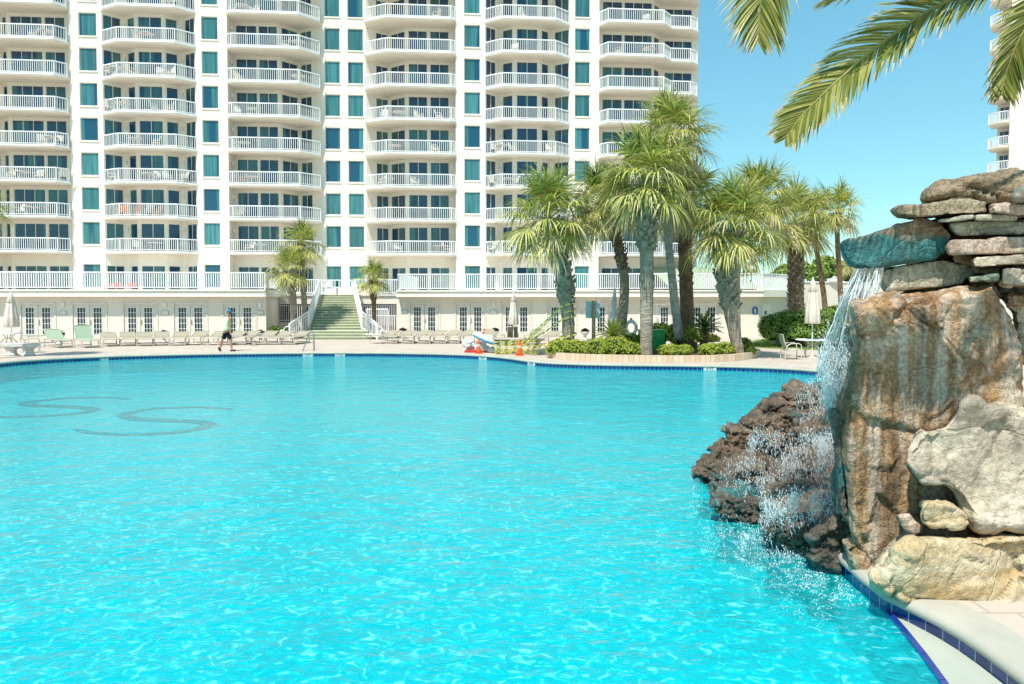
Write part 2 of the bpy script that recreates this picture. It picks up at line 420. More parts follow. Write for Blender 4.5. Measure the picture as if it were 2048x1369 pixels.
# ------------------------------------------------------------ podium buildings
def text_mesh(s,size,mat,name,parent,loc,rx=math.pi/2,rz=0):
    cu=bpy.data.curves.new(name,'FONT'); cu.body=s; cu.size=size; cu.align_x='CENTER'; cu.align_y='CENTER'; cu.extrude=.004
    o=bpy.data.objects.new(name,cu); COL.objects.link(o); dg=bpy.context.evaluated_depsgraph_get()
    me=bpy.data.meshes.new_from_object(o.evaluated_get(dg)); bpy.data.objects.remove(o); me.materials.clear(); me.materials.append(mat)
    o=bpy.data.objects.new(name,me); COL.objects.link(o); o.location=loc; o.rotation_euler=(rx,0,rz)
    if parent: o.parent=parent
    return o
M['sign_edge']=simple('grey_green_sign_edge',(.22,.26,.22,1),None,5,.5)
M['sign_face']=simple('sign_face_cream',(.78,.76,.7,1),None,5,.5)
M['gold']=simple('brass_handle',(.6,.55,.42,1),None,5,.3,.5,metal=.6)
def podium(name,label,O,th,px0,px1,doors,lamps,pit=0,zt=ZP,over=.62,railp=None,dw=1.92,extra=None):
    t=thing(name,label,'building',O,th)
    s0,s1=S(px0,0,620,O,th),S(px1,0,620,O,th)
    W=MB(); ops=[]; centers=[]
    for a,b in doors:
        c=(S(a,0,640,O,th)+S(b,0,640,O,th))/2; centers.append(c); ops.append((c-dw/2-s0,c+dw/2-s0,.012,2.1))
    if extra: ops+= [(S(a,0,640,O,th)-s0,S(b,0,640,O,th)-s0,z0,z1) for a,b,z0,z1 in extra]
    wall(W,(s0,0),(s1,0),0,zt-.45,ops,.09)
    W.add([(s0,0,0),(s0,9,0),(s0,9,zt-.45),(s0,0,zt-.45)],[(0,1,2,3)])
    # end wall
    t.name=name
    if doors:
        pr=MB()
        for sgn in(-1,1):       # casing on the wall
            pr.box(sgn*(dw/2+.06)-.05,sgn*(dw/2+.06)+.05,-.035,-.003,.012,2.2)
        pr.box(-dw/2-.11,dw/2+.11,-.035,-.003,2.2,2.28); 
        for sgn in(-1,1):       # leaves: stiles and rails round a glazed panel
            x0,x1=(sgn*dw/2,0) if sgn<0 else (0,dw/2)
            x0,x1=min(x0,x1)+.012,max(x0,x1)-.012
            pr.box(x0,x0+.2,.02,.06,.02,2.09);pr.box(x1-.2,x1,.02,.06,.02,2.09)
            pr.box(x0+.2,x1-.2,.02,.06,1.95,2.09);pr.box(x0+.2,x1-.2,.02,.06,.02,.27)
            gx0,gx1=x0+.2,x1-.2
            pr.mi=1
            for e in((gx0,gx0+.035,.27,1.95),(gx1-.035,gx1,.27,1.95),(gx0+.035,gx1-.035,.27,.305),(gx0+.035,gx1-.035,1.915,1.95)):
                pr.box(e[0],e[1],.0,.019,e[2],e[3])
            for i in(1,2): x=gx0+(gx1-gx0)*i/3; pr.box(x-.012,x+.012,.012,.045,.27,1.95)
            for i in range(1,5): z=.27+1.68*i/5; pr.box(gx0,gx1,.014,.043,z-.012,z+.012)
            pr.mi=0
        do=pr.build('double_door',[M['door'],M['white']],t)
        g=MB()
        for sgn in(-1,1): 
            c=sgn*dw/4; g.box(c-dw/4+.2,c+dw/4-.2,.046,.058,.25,1.96)
        g.build('pane',M['french_pane'],do)
        h=MB(); h.tube([(.06,-.005,.9),(.06,-.05,.95),(.06,-.05,1.12),(.06,-.005,1.15)],.015,6); h.box(.03,.09,.0,.015,.85,1.2); h.build('handle',M['gold'],do)
        do.location=(centers[0],0,0)
        for c in centers[1:]: dup(do,(c,0,0),t)
    first=None
    for px in lamps:
        s_=S(px,0,615,O,th)
        l=MB(); l.box(s_-.1,s_+.1,-.1,-.003,1.93,2.22); l.box(s_-.12,s_+.12,-.12,-.003,2.22,2.25)
        l.build('wall_lamp',M['cream'],t)
        sg=MB(); pr=[(-.24,-.14),(.24,-.14),(.24,.09),(.14,.1),(.09,.15),(-.09,.15),(-.14,.1),(-.24,.09)]
        sg.M=Matrix.Translation((s_,-.004,1.62))@Matrix.Rotation(math.pi/2,4,'X')
        sg.prism(pr,0,.02); so=sg.build('unit_sign',M['sign_edge'],t)
        s2=MB(); s2.M=Matrix.Translation((s_,-.0245,1.62))@Matrix.Rotation(math.pi/2,4,'X'); s2.prism([(x*.88,y*.85) for x,y in pr],0,.006); s2.build('face',M['sign_face'],so)
    # terrace slab with fascia
    D=MB()
    return t,W,D,s0,s1
# left podium
OL=Vector((0,45.4,0)); 
Yl=lambda px:(OL+Matrix.Rotation(TH,3,'Z')@Vector((S(px,0,620,OL),0,0)))
pl,W,D,s0,s1=podium('pool_wing','long cream pool wing under a railed terrace, left of the stairs',OL,TH,-180,532,[(44,108),(148,210),(249,312),(350,411.5),(448,510)],[126,330,520])
sE=S(557,6.3,600,OL)
W.add([(s1,0,0),(sE,6.3,0),(sE,6.3,ZP-.45),(s1,0,ZP-.45)],[(0,1,2,3)])
W.build('wall',M['podium_wall'],pl)
a0=S(532,-.62,590,OL)
D.prism([(s0,-.62),(a0,-.62),(a0+.1,-.2),(sE+.25,6.2),(sE+.25,14.4),(s0,14.4)],ZP-.45,ZP); D.beam((s0,-.66,ZP-.05),(a0,-.66,ZP-.05),.07,.1)
D.build('terrace_slab',M['cream'],pl)
rb=MB(); rail(rb,[(s0,-.5),(a0-.08,-.5),(a0+.02,-.15),(sE+.15,6.1)],ZP,1.08,.135,.05)
rb.build('railing',M['white'],pl)
# right podium
THR=R(-3.4); ORr=Vector((0,46.4,0))
pr_,W,D,s0,s1=podium('pool_wing','long cream pool wing under a railed terrace, right of the stairs',ORr,THR,797,1517,[(822,876),(915,967),(1005,1061),(1097,1152),(1190,1244),(1287,1341),(1381,1435)],[809,987,1170,1358])
sE=S(1553,5,600,ORr,THR)
W.add([(s1,0,0),(sE-.1,2.2,0),(sE-.1,2.2,ZP-.45),(s1,0,ZP-.45)],[(0,1,2,3)]); W.add([(sE-.1,2.2,0),(sE+.5,9,0),(sE+.5,9,ZP-.45),(sE-.1,2.2,ZP-.45)],[(0,1,2,3)])
W.build('wall',M['podium_wall'],pr_)
a1=S(1527,-.62,590,ORr,THR)
D.prism([(s0-.02,-.62),(a1,-.62),(sE+.2,2.0),(sE+.8,11),(s0-.02,15)],ZP-.45,ZP); D.beam((s0,-.66,ZP-.05),(a1,-.66,ZP-.05),.07,.1)
D.build('terrace_slab',M['cream'],pr_)
rb=MB(); rail(rb,[(s0+.1,6),(s0+.1,-.5),(a1-.06,-.5),(sE+.05,2.05),(sE+.6,9)],ZP,1.08,.135,.05); rb.build('railing',M['white'],pr_)
# rest room door on the angled end wall and its blue sign
dv=Vector((sE-.1-s1,2.2,0)); L=dv.length; ang=math.atan2(2.2,sE-.1-s1)
dm=MB(); dm.M=Matrix.Translation((s1,0,0))@Matrix.Rotation(ang,4,'Z')
dm.box(.3,1.3,-.05,-.003,.01,2.15); dm.box(.38,1.22,-.07,-.051,.02,2.08); do=dm.build('door',M['cream'],pr_)
d2=MB(); d2.M=dm.M; d2.box(.55,.8,-.085,-.071,1.45,1.68); d2.build('plate',simple('dark_plate',(.08,.09,.09,1)),do)
M['blue_sign']=simple('blue_sign_enamel',(.01,.13,.36,1),None,5,.35); 
ss=S(1510,0,620,ORr,THR)
sg=MB(); sg.M=Matrix.Translation((ss,-.004,1.72))@Matrix.Rotation(math.pi/2,4,'X')
sg.prism([(-.17,-.24),(.17,-.24),(.17,.16),(.1,.19),(.05,.27),(-.05,.27),(-.1,.19),(-.17,.16)],0,.03); so=sg.build('restroom_sign',M['blue_sign'],pr_)
fg=MB(); fg.M=Matrix.Translation((ss,-.036,1.7))@Matrix.Rotation(math.pi/2,4,'X')
fg.prism([(-.06,-.02),(-.035,-.02),(-.035,-.17),(-.005,-.17),(-.005,-.03),(.005,-.03),(.005,-.17),(.035,-.17),(.035,-.02),(.06,-.02),(.06,.09),(-.06,.09)],0,.005)
fg.prism([(.035*math.cos(a*.785),.14+.035*math.sin(a*.785)) for a in range(8)],0,.005); fg.build('pictogram',M['white'],so)
# centre block between the wings: wall, grilles, terrace
ZC=2.8; OC=Vector((0,50.3,0))
cb=thing('centre_block','recessed cream block behind the stairs with barred openings and a railed top','building',OC,0)
W=MB(); xs=lambda px,y=0:S(px,y,620,OC,0)
c0,c1=xs(552),xs(800)
wall(W,(c0,0),(c1,0),0,ZC-.02,[(xs(557)-c0,xs(628)-c0,.8,2.12),(xs(716)-c0,xs(793)-c0,.01,2.12)],.35)
W.build('wall',M['podium_wall'],cb)
W=MB(); W.box(c0-.6,c1+.9,.36,10.5,ZC-.3,ZC); W.box(c0,c1,-.12,.36,ZC-.09,ZC+.004); W.build('terrace_slab',M['cream'],cb)
M['dark']=simple('dark_interior',(.02,.022,.022,1),None,2,.9,.1)
W=MB(); W.box(xs(555),xs(630),.6,.62,.7,2.2); W.build('dark_room',M['dark'],cb); W=MB(); W.box(xs(714),xs(795),2.6,2.62,0,2.3); W.build('dark_room',M['dark'],cb)
for x0,x1,z0,z1 in((xs(557),xs(628),.8,2.12),(xs(716),xs(793),.0,2.12)):
    n=int((x1-x0)/.13); g=MB()
    for i in range(n+1): x=x0+(x1-x0)*i/n; g.box(x-.016,x+.016,.1,.135,z0,z1)
    for z in(z0+.12,z1-.15): g.box(x0,x1,.09,.145,z,z+.05)
    g.build('barred_grille',M['white'],cb)
gt=MB(); a,b=xs(733,-.6),xs(776,-.6)
gt.beam((a,-.6,0),(a,-.6,1.75),.08,.08);gt.beam((b,-.6,0),(b,-.6,1.75),.08,.08);gt.beam((a,-.6,1.75),(b,-.6,1.75),.1,.1);gt.beam((a,-.6,.15),(b,-.6,.15),.05,.05);gt.beam((a,-.6,1.3),(b+.9,-.6,1.3),.05,.05)
for i in range(1,13): x=a+(b-a)*i/13; gt.box(x-.018,x+.018,-.62,-.585,.02,1.7)
for i in range(1,7): x=b+.9*i/6; gt.box(x-.018,x+.018,-.62,-.585,.02,1.32)
gt.build('gate',M['white'],cb)
rb=MB(); rail(rb,[(c0+.1,.1),(xs(643),.1)],ZC,1.1,.14,.05); rb.build('railing',M['white'],cb); rb=MB(); rail(rb,[(xs(706),.1),(c1,.1)],ZC,1.1,.14,.05)
rb.build('railing',M['white'],cb)
gm=MB(); a,b=xs(645,.5),xs(704,.5); rail(gm,[(a,.5),((a+b)/2,.5),(b,.5)],ZC,1.08,.14,.05); gm.box(a,b,.45,.55,ZC+.45,ZC+.55); gm.build('gate',M['white'],cb)
gs=MB(); gs.box(xs(652,.4),xs(664,.4),.4,.42,ZC+.55,ZC+.95); gs.build('notice_board',M['white'],cb)
# ------------------------------------------------------------ stairs
st=thing('staircase','wide straight flight of olive green steps between the two pool wings','staircase',(0,44,0))
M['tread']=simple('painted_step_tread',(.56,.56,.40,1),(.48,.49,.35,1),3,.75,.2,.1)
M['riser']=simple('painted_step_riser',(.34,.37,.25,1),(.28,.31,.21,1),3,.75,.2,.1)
B_=MB(); n=17; zs=ZC/n
def stp(i):   # front edge of step i (0 lowest) : y, xl, xr
    f=i/(n-1); y=43.2+(49.9-43.2)*f
    if i<3: y=42.2+i*.42; return y,xw(607+i*3,y),xw(742-i*3,y)
    pl_,pr2=621+(642-621)*(i-3)/(n-4),721-(721-707)*(i-3)/(n-4)
    return y,xw(pl_,y),xw(pr2,y)
def xw(px,y): d=ray(px,640); return d.x/d.y*y
for i in range(n):
    y,xl,xr=stp(i); 
    if i+1<n: y2,_,_=stp(i+1); y2+=.02
    else: y2=50.15
    z=zs*(i+1)
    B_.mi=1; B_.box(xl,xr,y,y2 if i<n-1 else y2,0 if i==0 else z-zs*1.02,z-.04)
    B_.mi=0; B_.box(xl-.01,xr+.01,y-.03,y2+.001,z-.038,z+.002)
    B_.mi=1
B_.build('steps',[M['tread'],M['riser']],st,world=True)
sk=MB()
for sd in(0,1):
    a=stp(3);b=stp(n-1); xa,xb=(a[1],b[1]) if sd==0 else (a[2],b[2]); sg=-1 if sd==0 else 1
    sk.add([(xa+sg*.03,a[0],0),(xb+sg*.03,b[0],0),(xb+sg*.03,b[0],ZC),(xa+sg*.03,a[0],zs*4),(xa+sg*.15,a[0],0),(xb+sg*.15,b[0],0),(xb+sg*.15,b[0],ZC),(xa+sg*.15,a[0],zs*4)],[(0,1,2,3),(7,6,5,4),(0,4,5,1),(1,5,6,2),(2,6,7,3),(3,7,4,0)])
sk.build('side_wall',M['podium_wall'],st,world=True)
for sd in(0,1):
    rl=MB(); a=stp(3);b=stp(n-1); xa,xb=(a[1],b[1]) if sd==0 else (a[2],b[2]); sg=-1 if sd==0 else 1
    pa=Vector((xa+sg*.09,a[0]-.1,zs*4)); pb=Vector((xb+sg*.09,b[0],ZC))
    up=Vector((0,0,1.02)); rl.beam(pa+up,pb+up,.09,.08); rl.beam(pa+up*.85,pb+up*.85,.05,.05); rl.beam(pa+up*.12,pb+up*.12,.05,.05)
    for i in range(46): p=pa.lerp(pb,i/45); w=.09 if i in(0,45) else .035; rl.beam(p+Vector((0,0,.05)),p+up,w,w)
    # flared lower run
    ex=G(576 if sd==0 else 757,679); ex.y=42.1; ex.x=xw(579 if sd==0 else 754,42.1)
    pe=Vector((ex.x,42.1,.0)); pm=pa.copy(); pm.z=zs*3
    rl.beam(pm+Vector((0,0,1.18)),pe+Vector((0,0,.95)),.08,.08); rl.beam(pm+Vector((0,0,.15)),pe+Vector((0,0,.1)),.05,.05); rl.beam(pm+Vector((0,0,1.0)),pe+Vector((0,0,.8)),.05,.05)
    rl.beam(pe,pe+Vector((0,0,1.0)),.09,.09)
    for i in range(1,11): p=pm.lerp(pe,i/11); rl.beam(p+Vector((0,0,.1)),p+Vector((0,0,1.0)),.035,.035)
    pts=[pe+Vector((-sg*.0,-.02,.8))]+[pe+Vector((sg*(.12+.22*math.sin(q*math.pi/6)),-.02,.56+.24*math.cos(q*math.pi/6))) for q in range(7)]+[pe+Vector((0,-.02,.32)),pe+Vector((-sg*.7,-.02,.32))]
    rl.tube(pts,.03,6)
    rl.build('handrail',M['white'],st,world=True)
# ------------------------------------------------------------ ground, pool
pool_far=[(-150,757),(-70,744),(0,734.5),(70,728),(145,723.5),(240,719.5),(400,715.5),(520,714),(640,713),(760,713.2),(870,715),(930,717),(985,720.5),(1030,726),(1060,731.5),(1100,735),(1180,737.8),(1260,739.2),(1340,740),(1420,741),(1500,743),(1560,745.5),(1600,748),(1640,752)]
ZW=-.2
far=[G(px,py,ZW).to_2d() for px,py in pool_far]
near_r=[G(px,py,ZW).to_2d() for px,py in((1640,1116),(1684.5,1156),(1729,1191.6),(1773.5,1225),(1818,1267),(1853.6,1316),(1884.7,1369))]
rightside=[Vector(p) for p in((11.2,22.5),(11.0,20),(10.2,17.4),(9.3,15.2),(8.2,13.0),(6.9,11),(5.5,9.4),(4.2,8.1))]
nearside=[Vector(p) for p in((2.72,3.9),(2.4,3.2),(1.8,2.3),(.8,1.6),(-1,1.3),(-6,1.6),(-12,3.5),(-17,8),(-20.3,14),(-21.3,20))]
ring=far+rightside+near_r+nearside        # clockwise seen from above
def densify(p,d=.5):
    out=[]
    for i in range(len(p)):
        a,b=p[i],p[(i+1)%len(p)]; n_=max(1,int((b-a).length/d))
        for k in range(n_): out.append(a.lerp(b,k/n_))
    return out
def smooth(p,it=3):
    for _ in range(it): p=[(p[i-1]+p[i]*2+p[(i+1)%len(p)])/4 for i in range(len(p))]
    return p
ring=smooth(densify(ring,.45),2)
def offset(p,d):   # outward for a clockwise ring
    o=[]
    for i in range(len(p)):
        t_=(p[(i+1)%len(p)]-p[i-1]).normalized(); o.append(p[i]+Vector((-t_.y,t_.x))*d)
    return o
def sheet(name,outer,holes,z,mat,kind='structure'):
    loops=[[Vector((p[0],p[1],0)) for p in outer]]+[[Vector((p[0],p[1],0)) for p in h] for h in holes]
    tr=tessellate_polygon(loops); vs=[v for l in loops for v in l]; fs=[]
    for a,b,c in tr:
        cr=(vs[b]-vs[a]).cross(vs[c]-vs[a]).z
        if abs(cr)<1e-9: continue
        fs.append((a,b,c) if cr>0 else (a,c,b))
    me=bpy.data.meshes.new(name); me.from_pydata([(v.x,v.y,z) for v in vs],[],fs); me.materials.append(mat)
    o=bpy.data.objects.new(name,me); COL.objects.link(o); 
    if kind: o['kind']=kind
    return o
# materials for the deck
t=NT('paved_deck'); v=t.coord('Object')
br=t.n.new('ShaderNodeTexBrick'); br.inputs['Scale'].default_value=1.0; br.inputs['Mortar Size'].default_value=.012
br.inputs['Brick Width'].default_value=.4; br.inputs['Row Height'].default_value=.4; br.offset=.5
br.inputs['Color1'].default_value=(.54,.45,.37,1); br.inputs['Color2'].default_value=(.48,.41,.34,1); br.inputs['Mortar'].default_value=(.34,.29,.24,1)
t.l.new(v,br.inputs['Vector'])
col=t.mix(t.ramp(t.noise(v,.5,5),[(.4,(0,0,0,1)),(.75,(.55,.55,.55,1))]),br.outputs['Color'],(.58,.50,.43,1))
M['deck']=t.set(col,.8,.2,0,t.bump(t.noise(v,40,2),.3,.01))
M['coping']=simple('pool_coping_concrete',(.47,.44,.37,1),(.39,.37,.31,1),1.5,.75,.2,.15,30)
M['mulch']=simple('brown_mulch',(.20,.13,.09,1),(.09,.06,.04,1),6,.95,.1,.8,30)
M['lawn']=simple('short_lawn',(.13,.22,.03,1),(.22,.28,.07,1),4,.95,.1,.6,40)
cop=offset(ring,.42)
ground=sheet('ground',[(-400,-300),(400,-300),(400,600),(-400,600)],[offset(ring,.2)],0,M['deck'])
M['tile']=None
t=NT('blue_pool_tile'); uv=t.n.new('ShaderNodeTexCoord').outputs['UV']
br=t.n.new('ShaderNodeTexBrick'); br.offset=0; br.inputs['Scale'].default_value=1; br.inputs['Brick Width'].default_value=.155; br.inputs['Row Height'].default_value=.3
br.inputs['Mortar Size'].default_value=.005; br.inputs['Color1'].default_value=(.004,.02,.14,1); br.inputs['Color2'].default_value=(.006,.045,.22,1); br.inputs['Mortar'].default_value=(.3,.38,.46,1)
t.l.new(uv,br.inputs['Vector'])
col=t.mix(t.ramp(t.noise(t.coord('Object'),5,4),[(.45,(0,0,0,1)),(.8,(.5,.5,.5,1))]),br.outputs['Color'],(.02,.10,.26,1))
M['tile']=t.set(col,.15,.6)
M['plaster']=simple('pool_plaster',(.0,.64,.69,1),(.0,.57,.63,1),2,.8,.2)
def strip(name,pts,z0,z1,mat,closed=True,parent=None,flip=False):   # vertical band with UV in metres
    n_=len(pts); vs=[];fs=[];uvs=[];L=0
    cum=[0]
    for i in range(n_ if closed else n_-1): cum.append(cum[-1]+(Vector(pts[(i+1)%n_])-Vector(pts[i])).length)
    for p in pts: vs+=[(p[0],p[1],z0),(p[0],p[1],z1)]
    for i in range(n_ if closed else n_-1):
        j=(i+1)%n_; fs.append((2*i,2*i+1,2*j+1,2*j) if not flip else (2*i,2*j,2*j+1,2*i+1))
        q=[(cum[i],0),(cum[i],z1-z0),(cum[i+1],z1-z0),(cum[i+1],0)]
        uvs+=q if not flip else [q[0],q[3],q[2],q[1]]
    me=bpy.data.meshes.new(name); me.from_pydata(vs,[],fs); me.materials.append(mat)
    ul=me.uv_layers.new(name='UVMap')
    for i,u in enumerate(uvs): ul.data[i].uv=u
    o=bpy.data.objects.new(name,me); COL.objects.link(o)
    if parent: o.parent=parent
    return o
ZTP=-.02
# the riser follows the water's edge except along the dry ledge in the near right corner
led_in=[G(px,py,ZW).to_2d() for px,py in((1773.5,1225),(1818,1267),(1853.6,1316),(1884.7,1369))]+[Vector(p) for p in((2.72,3.9),(2.4,3.2),(1.9,2.4))]
led_out=[G(px,py,ZW+.02).to_2d() for px,py in((1773.5,1222),(1840,1247),(1889,1278),(1933.6,1305),(1982.6,1340.6),(2012,1369))]+[Vector(p) for p in((3.25,3.75),(2.95,2.9),(2.45,2.2),(1.85,2.05))]
# outline of the pool basin (upper edge)
def near_i(p): return min(range(len(ring)),key=lambda i:(ring[i]-p).length)
ia,ib=near_i(led_in[0]),near_i(Vector((1.8,2.3)))
def dens_open(p,d=.25):
    out=[]
    for i in range(len(p)-1):
        n_=max(1,int((p[i+1]-p[i]).length/d))
        for k in range(n_): out.append(p[i].lerp(p[i+1],k/n_))
    out.append(p[-1]); return out
def smooth_open(p,it=4):
    for _ in range(it): p=[p[0]]+[(p[i-1]+p[i]*2+p[i+1])/4 for i in range(1,len(p)-1)]+[p[-1]]
    return p
lo=smooth_open(dens_open(led_out)); li=smooth_open(dens_open(led_in))
basin=ring[:ia]+lo+ring[ib+1:]
bpy.data.objects.remove(ground)
cop_in=offset(basin,-.035)
cop_out=smooth(offset(basin,.42),2)
ground=sheet('ground',[(-400,-300),(400,-300),(400,600),(-400,600)],[offset(basin,.25)],0,M['deck'])
coping=thing('pool_coping','pale rounded concrete coping with a blue tile line round the pool','pool edge',(0,0,0)); coping['kind']='structure'
m=MB(); n_=len(basin); prof=[(.30,.004),(.07,.004),(.0,-.01),(-.035,-.035),(-.04,-.075),(-.02,-.095),(.0,-.10)]
del m
vs=[];fs=[]; rows=[offset(basin,d) for d,_ in prof]
rows[0]=smooth(offset(basin,.33),3)
for r_,(d,z) in zip(rows,prof): vs+=[(p.x,p.y,z) for p in r_]
for a in range(len(prof)-1):
    for i in range(n_):
        j=(i+1)%n_; fs.append((a*n_+i,a*n_+j,(a+1)*n_+j,(a+1)*n_+i)[::-1])
me=bpy.data.meshes.new('rim'); me.from_pydata(vs,[],fs); me.materials.append(M['coping']); me.polygons.foreach_set('use_smooth',[True]*len(fs))
o=bpy.data.objects.new('rim',me); COL.objects.link(o); o.parent=coping
jm=MB(); acc=0
for i in range(len(basin)):
    acc+=(basin[(i+1)%len(basin)]-basin[i]).length
    if acc>2.4:
        acc=0; d=(basin[(i+1)%len(basin)]-basin[i-1]).normalized(); nn=Vector((-d.y,d.x)); a=basin[i]+nn*.075; b=basin[i]+nn*.36; jm.beam((a.x,a.y,.0045),(b.x,b.y,.0045),.012,.003)
jm.build('joints',simple('dark_joint',(.2,.18,.15,1)),coping)
strip('tile_band',basin,ZW-.02,-.085,M['tile'],True,coping)
strip('basin_wall',ring,-.85,ZW-.02,M['plaster'],True,coping)
o=sheet('pool_floor',offset(ring,.05),[],-.80,M['plaster'])
# dry ledge and its blue trim
M['ledge']=simple('pale_ledge_plaster',(.46,.48,.40,1),(.40,.43,.36,1),1.5,.6,.3)
poly=[(p.x,p.y) for p in li]+[(p.x,p.y) for p in reversed(lo)]
lg=sheet('pool_ledge',poly,[],ZW+.012,M['ledge'])
tr=MB()
for i in range(len(li)-1):
    a,b=li[i],li[i+1]; d=(b-a).normalized(); a2=a+d*.008; nn=Vector((-d.y,d.x))
    tr.beam((a2.x,a2.y,ZW+.012),(b.x,b.y,ZW+.012),.045,.03)
tr.build('trim_tiles',simple('navy_trim_tile',(.008,.03,.20,1),(.012,.05,.27,1),4,.15,.6),coping)
# water
t=NT('pool_water'); v=t.coord('Object')
wx=t.coord('Object',(1,1.25,1),(0,0,.45))
n1=t.noise(wx,1.3,3,.5); n2=t.noise(wx,6.5,4,.6); n3=t.noise(v,18,3,.6)
h=t.math('ADD',t.math('MULTIPLY',n1,1.1),t.math('ADD',t.math('MULTIPLY',n2,.42),t.math('MULTIPLY',n3,.12)))
nm=t.bump(h,1.0,.075)
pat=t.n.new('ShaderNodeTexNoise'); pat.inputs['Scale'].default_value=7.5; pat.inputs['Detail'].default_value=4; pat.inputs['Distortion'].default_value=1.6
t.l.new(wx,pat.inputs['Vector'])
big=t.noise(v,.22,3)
# aqua water body; ripple highlights and caustic sparkle painted in as noise colour
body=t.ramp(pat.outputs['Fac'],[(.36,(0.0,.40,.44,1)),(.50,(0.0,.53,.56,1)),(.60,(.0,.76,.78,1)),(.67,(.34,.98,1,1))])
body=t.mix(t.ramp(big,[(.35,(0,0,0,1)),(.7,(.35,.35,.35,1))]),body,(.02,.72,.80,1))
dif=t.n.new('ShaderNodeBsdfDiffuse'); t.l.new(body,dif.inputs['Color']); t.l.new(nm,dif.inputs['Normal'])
tra=t.n.new('ShaderNodeBsdfTransparent'); tra.inputs['Color'].default_value=(.04,.93,.97,1)
mx=t.n.new('ShaderNodeMixShader'); mx.inputs[0].default_value=.60; t.l.new(dif.outputs[0],mx.inputs[1]); t.l.new(tra.outputs[0],mx.inputs[2])
gl=t.n.new('ShaderNodeBsdfGlossy'); gl.inputs['Roughness'].default_value=.045; t.l.new(nm,gl.inputs['Normal'])
fr=t.n.new('ShaderNodeFresnel'); fr.inputs['IOR'].default_value=1.22; t.l.new(nm,fr.inputs['Normal'])
m2=t.n.new('ShaderNodeMixShader'); t.l.new(fr.outputs[0],m2.inputs[0]); t.l.new(mx.outputs[0],m2.inputs[1]); t.l.new(gl.outputs[0],m2.inputs[2])
t.l.new(m2.outputs[0],t.out.inputs['Surface'])
M['water']=t.mat
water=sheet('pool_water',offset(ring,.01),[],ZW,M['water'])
# letters set in dark tile on the pool floor
M['navy']=simple('navy_floor_tile',(.0,.005,.06,1),(.0,.008,.07,1),3,.5)
def letter(cpts,w,name,label):
    # centre line in photo pixels on the floor
    pts=[G(px,py,-.76).to_2d() for px,py in cpts]; pts=smooth_open(dens_open(pts,.15),3)
    L_=[];R_=[]
    for i,p in enumerate(pts):
        d=(pts[min(i+1,len(pts)-1)]-pts[max(i-1,0)]).normalized(); f=i/(len(pts)-1); ww=w*(.35+.65*math.sin(math.pi*min(1,max(0,f*1.0))))*.5
        nn=Vector((-d.y,d.x)); L_.append(p+nn*ww); R_.append(p-nn*ww)
    mb=MB(); mb.prism([(p.x,p.y) for p in R_]+[(p.x,p.y) for p in reversed(L_)],-.796,-.775)
    return mb
for cp,wd,lab in(([(464,817),(391,812.5),(303,816),(239.5,828),(264,836.5),(332,839.5),(391,841),(424,847),(391,859),(313,866.5),(235,868),(176,864),(151,857)],.38,'dark blue S shaped letter on the pool floor, nearer the camera'),
    ([(261,797),(210,793.5),(147,794.5),(88,799),(42,806),(78,811),(137,811.5),(196,817),(161,826),(88,831),(0,833),(-30,831)],.38,'dark blue S shaped letter on the pool floor, nearer the left edge')):
    o=letter(cp,wd,'','').build('pool_letter',M['navy']); tag(o,lab,'floor letter','letters on the pool floor')
# depth marker tiles
M['marker']=simple('white_marker_tile',(.6,.62,.62,1),None,4,.3); M['ink']=simple('black_ink',(.02,.02,.03,1),None,4,.4)
def marker(px,txt,lab):
    c=G(px,740,ZW).to_2d(); dirp=ray(px,740).to_2d().normalized()
    best=min(range(len(basin)),key=lambda i:(abs(basin[i].normalized().cross(dirp))if basin[i].dot(dirp)>0 and basin[i].y>12 else 9))
    i=best; a=basin[i-1];b=basin[(i+1)%len(basin)]; d=(b-a).normalized(); c=basin[i]
    L=.30 if px<300 else .46; m=MB(); rz=math.atan2(d.y,d.x); t=thing('depth_marker',lab,'depth marker',(c.x+d.y*.012,c.y-d.x*.012,-.145),rz,'depth markers on the pool tile line')
    m.box(-L/2,L/2,-.012,.0,-.06,.06); m.build('marker_tile',M['marker'],t)
    text_mesh(txt,.13,M['ink'],'lettering',t,(0,-.018,0))
for px,tx,lb in((216,'5 FT','white depth marker tile left of the walking man'),(627,'5 FT','white depth marker tile beside the pool grab rail'),(675,'5 1/2','white depth marker tile below the staircase'),(957,'4 FT','white depth marker tile below the orange cone by the plastic heap'),(1057,'4 FT','white depth marker tile below the cone by the taped stack'),(1423,'4 FT','white depth marker tile below the round shrub in the palm bed')):
    marker(px,tx,lb)
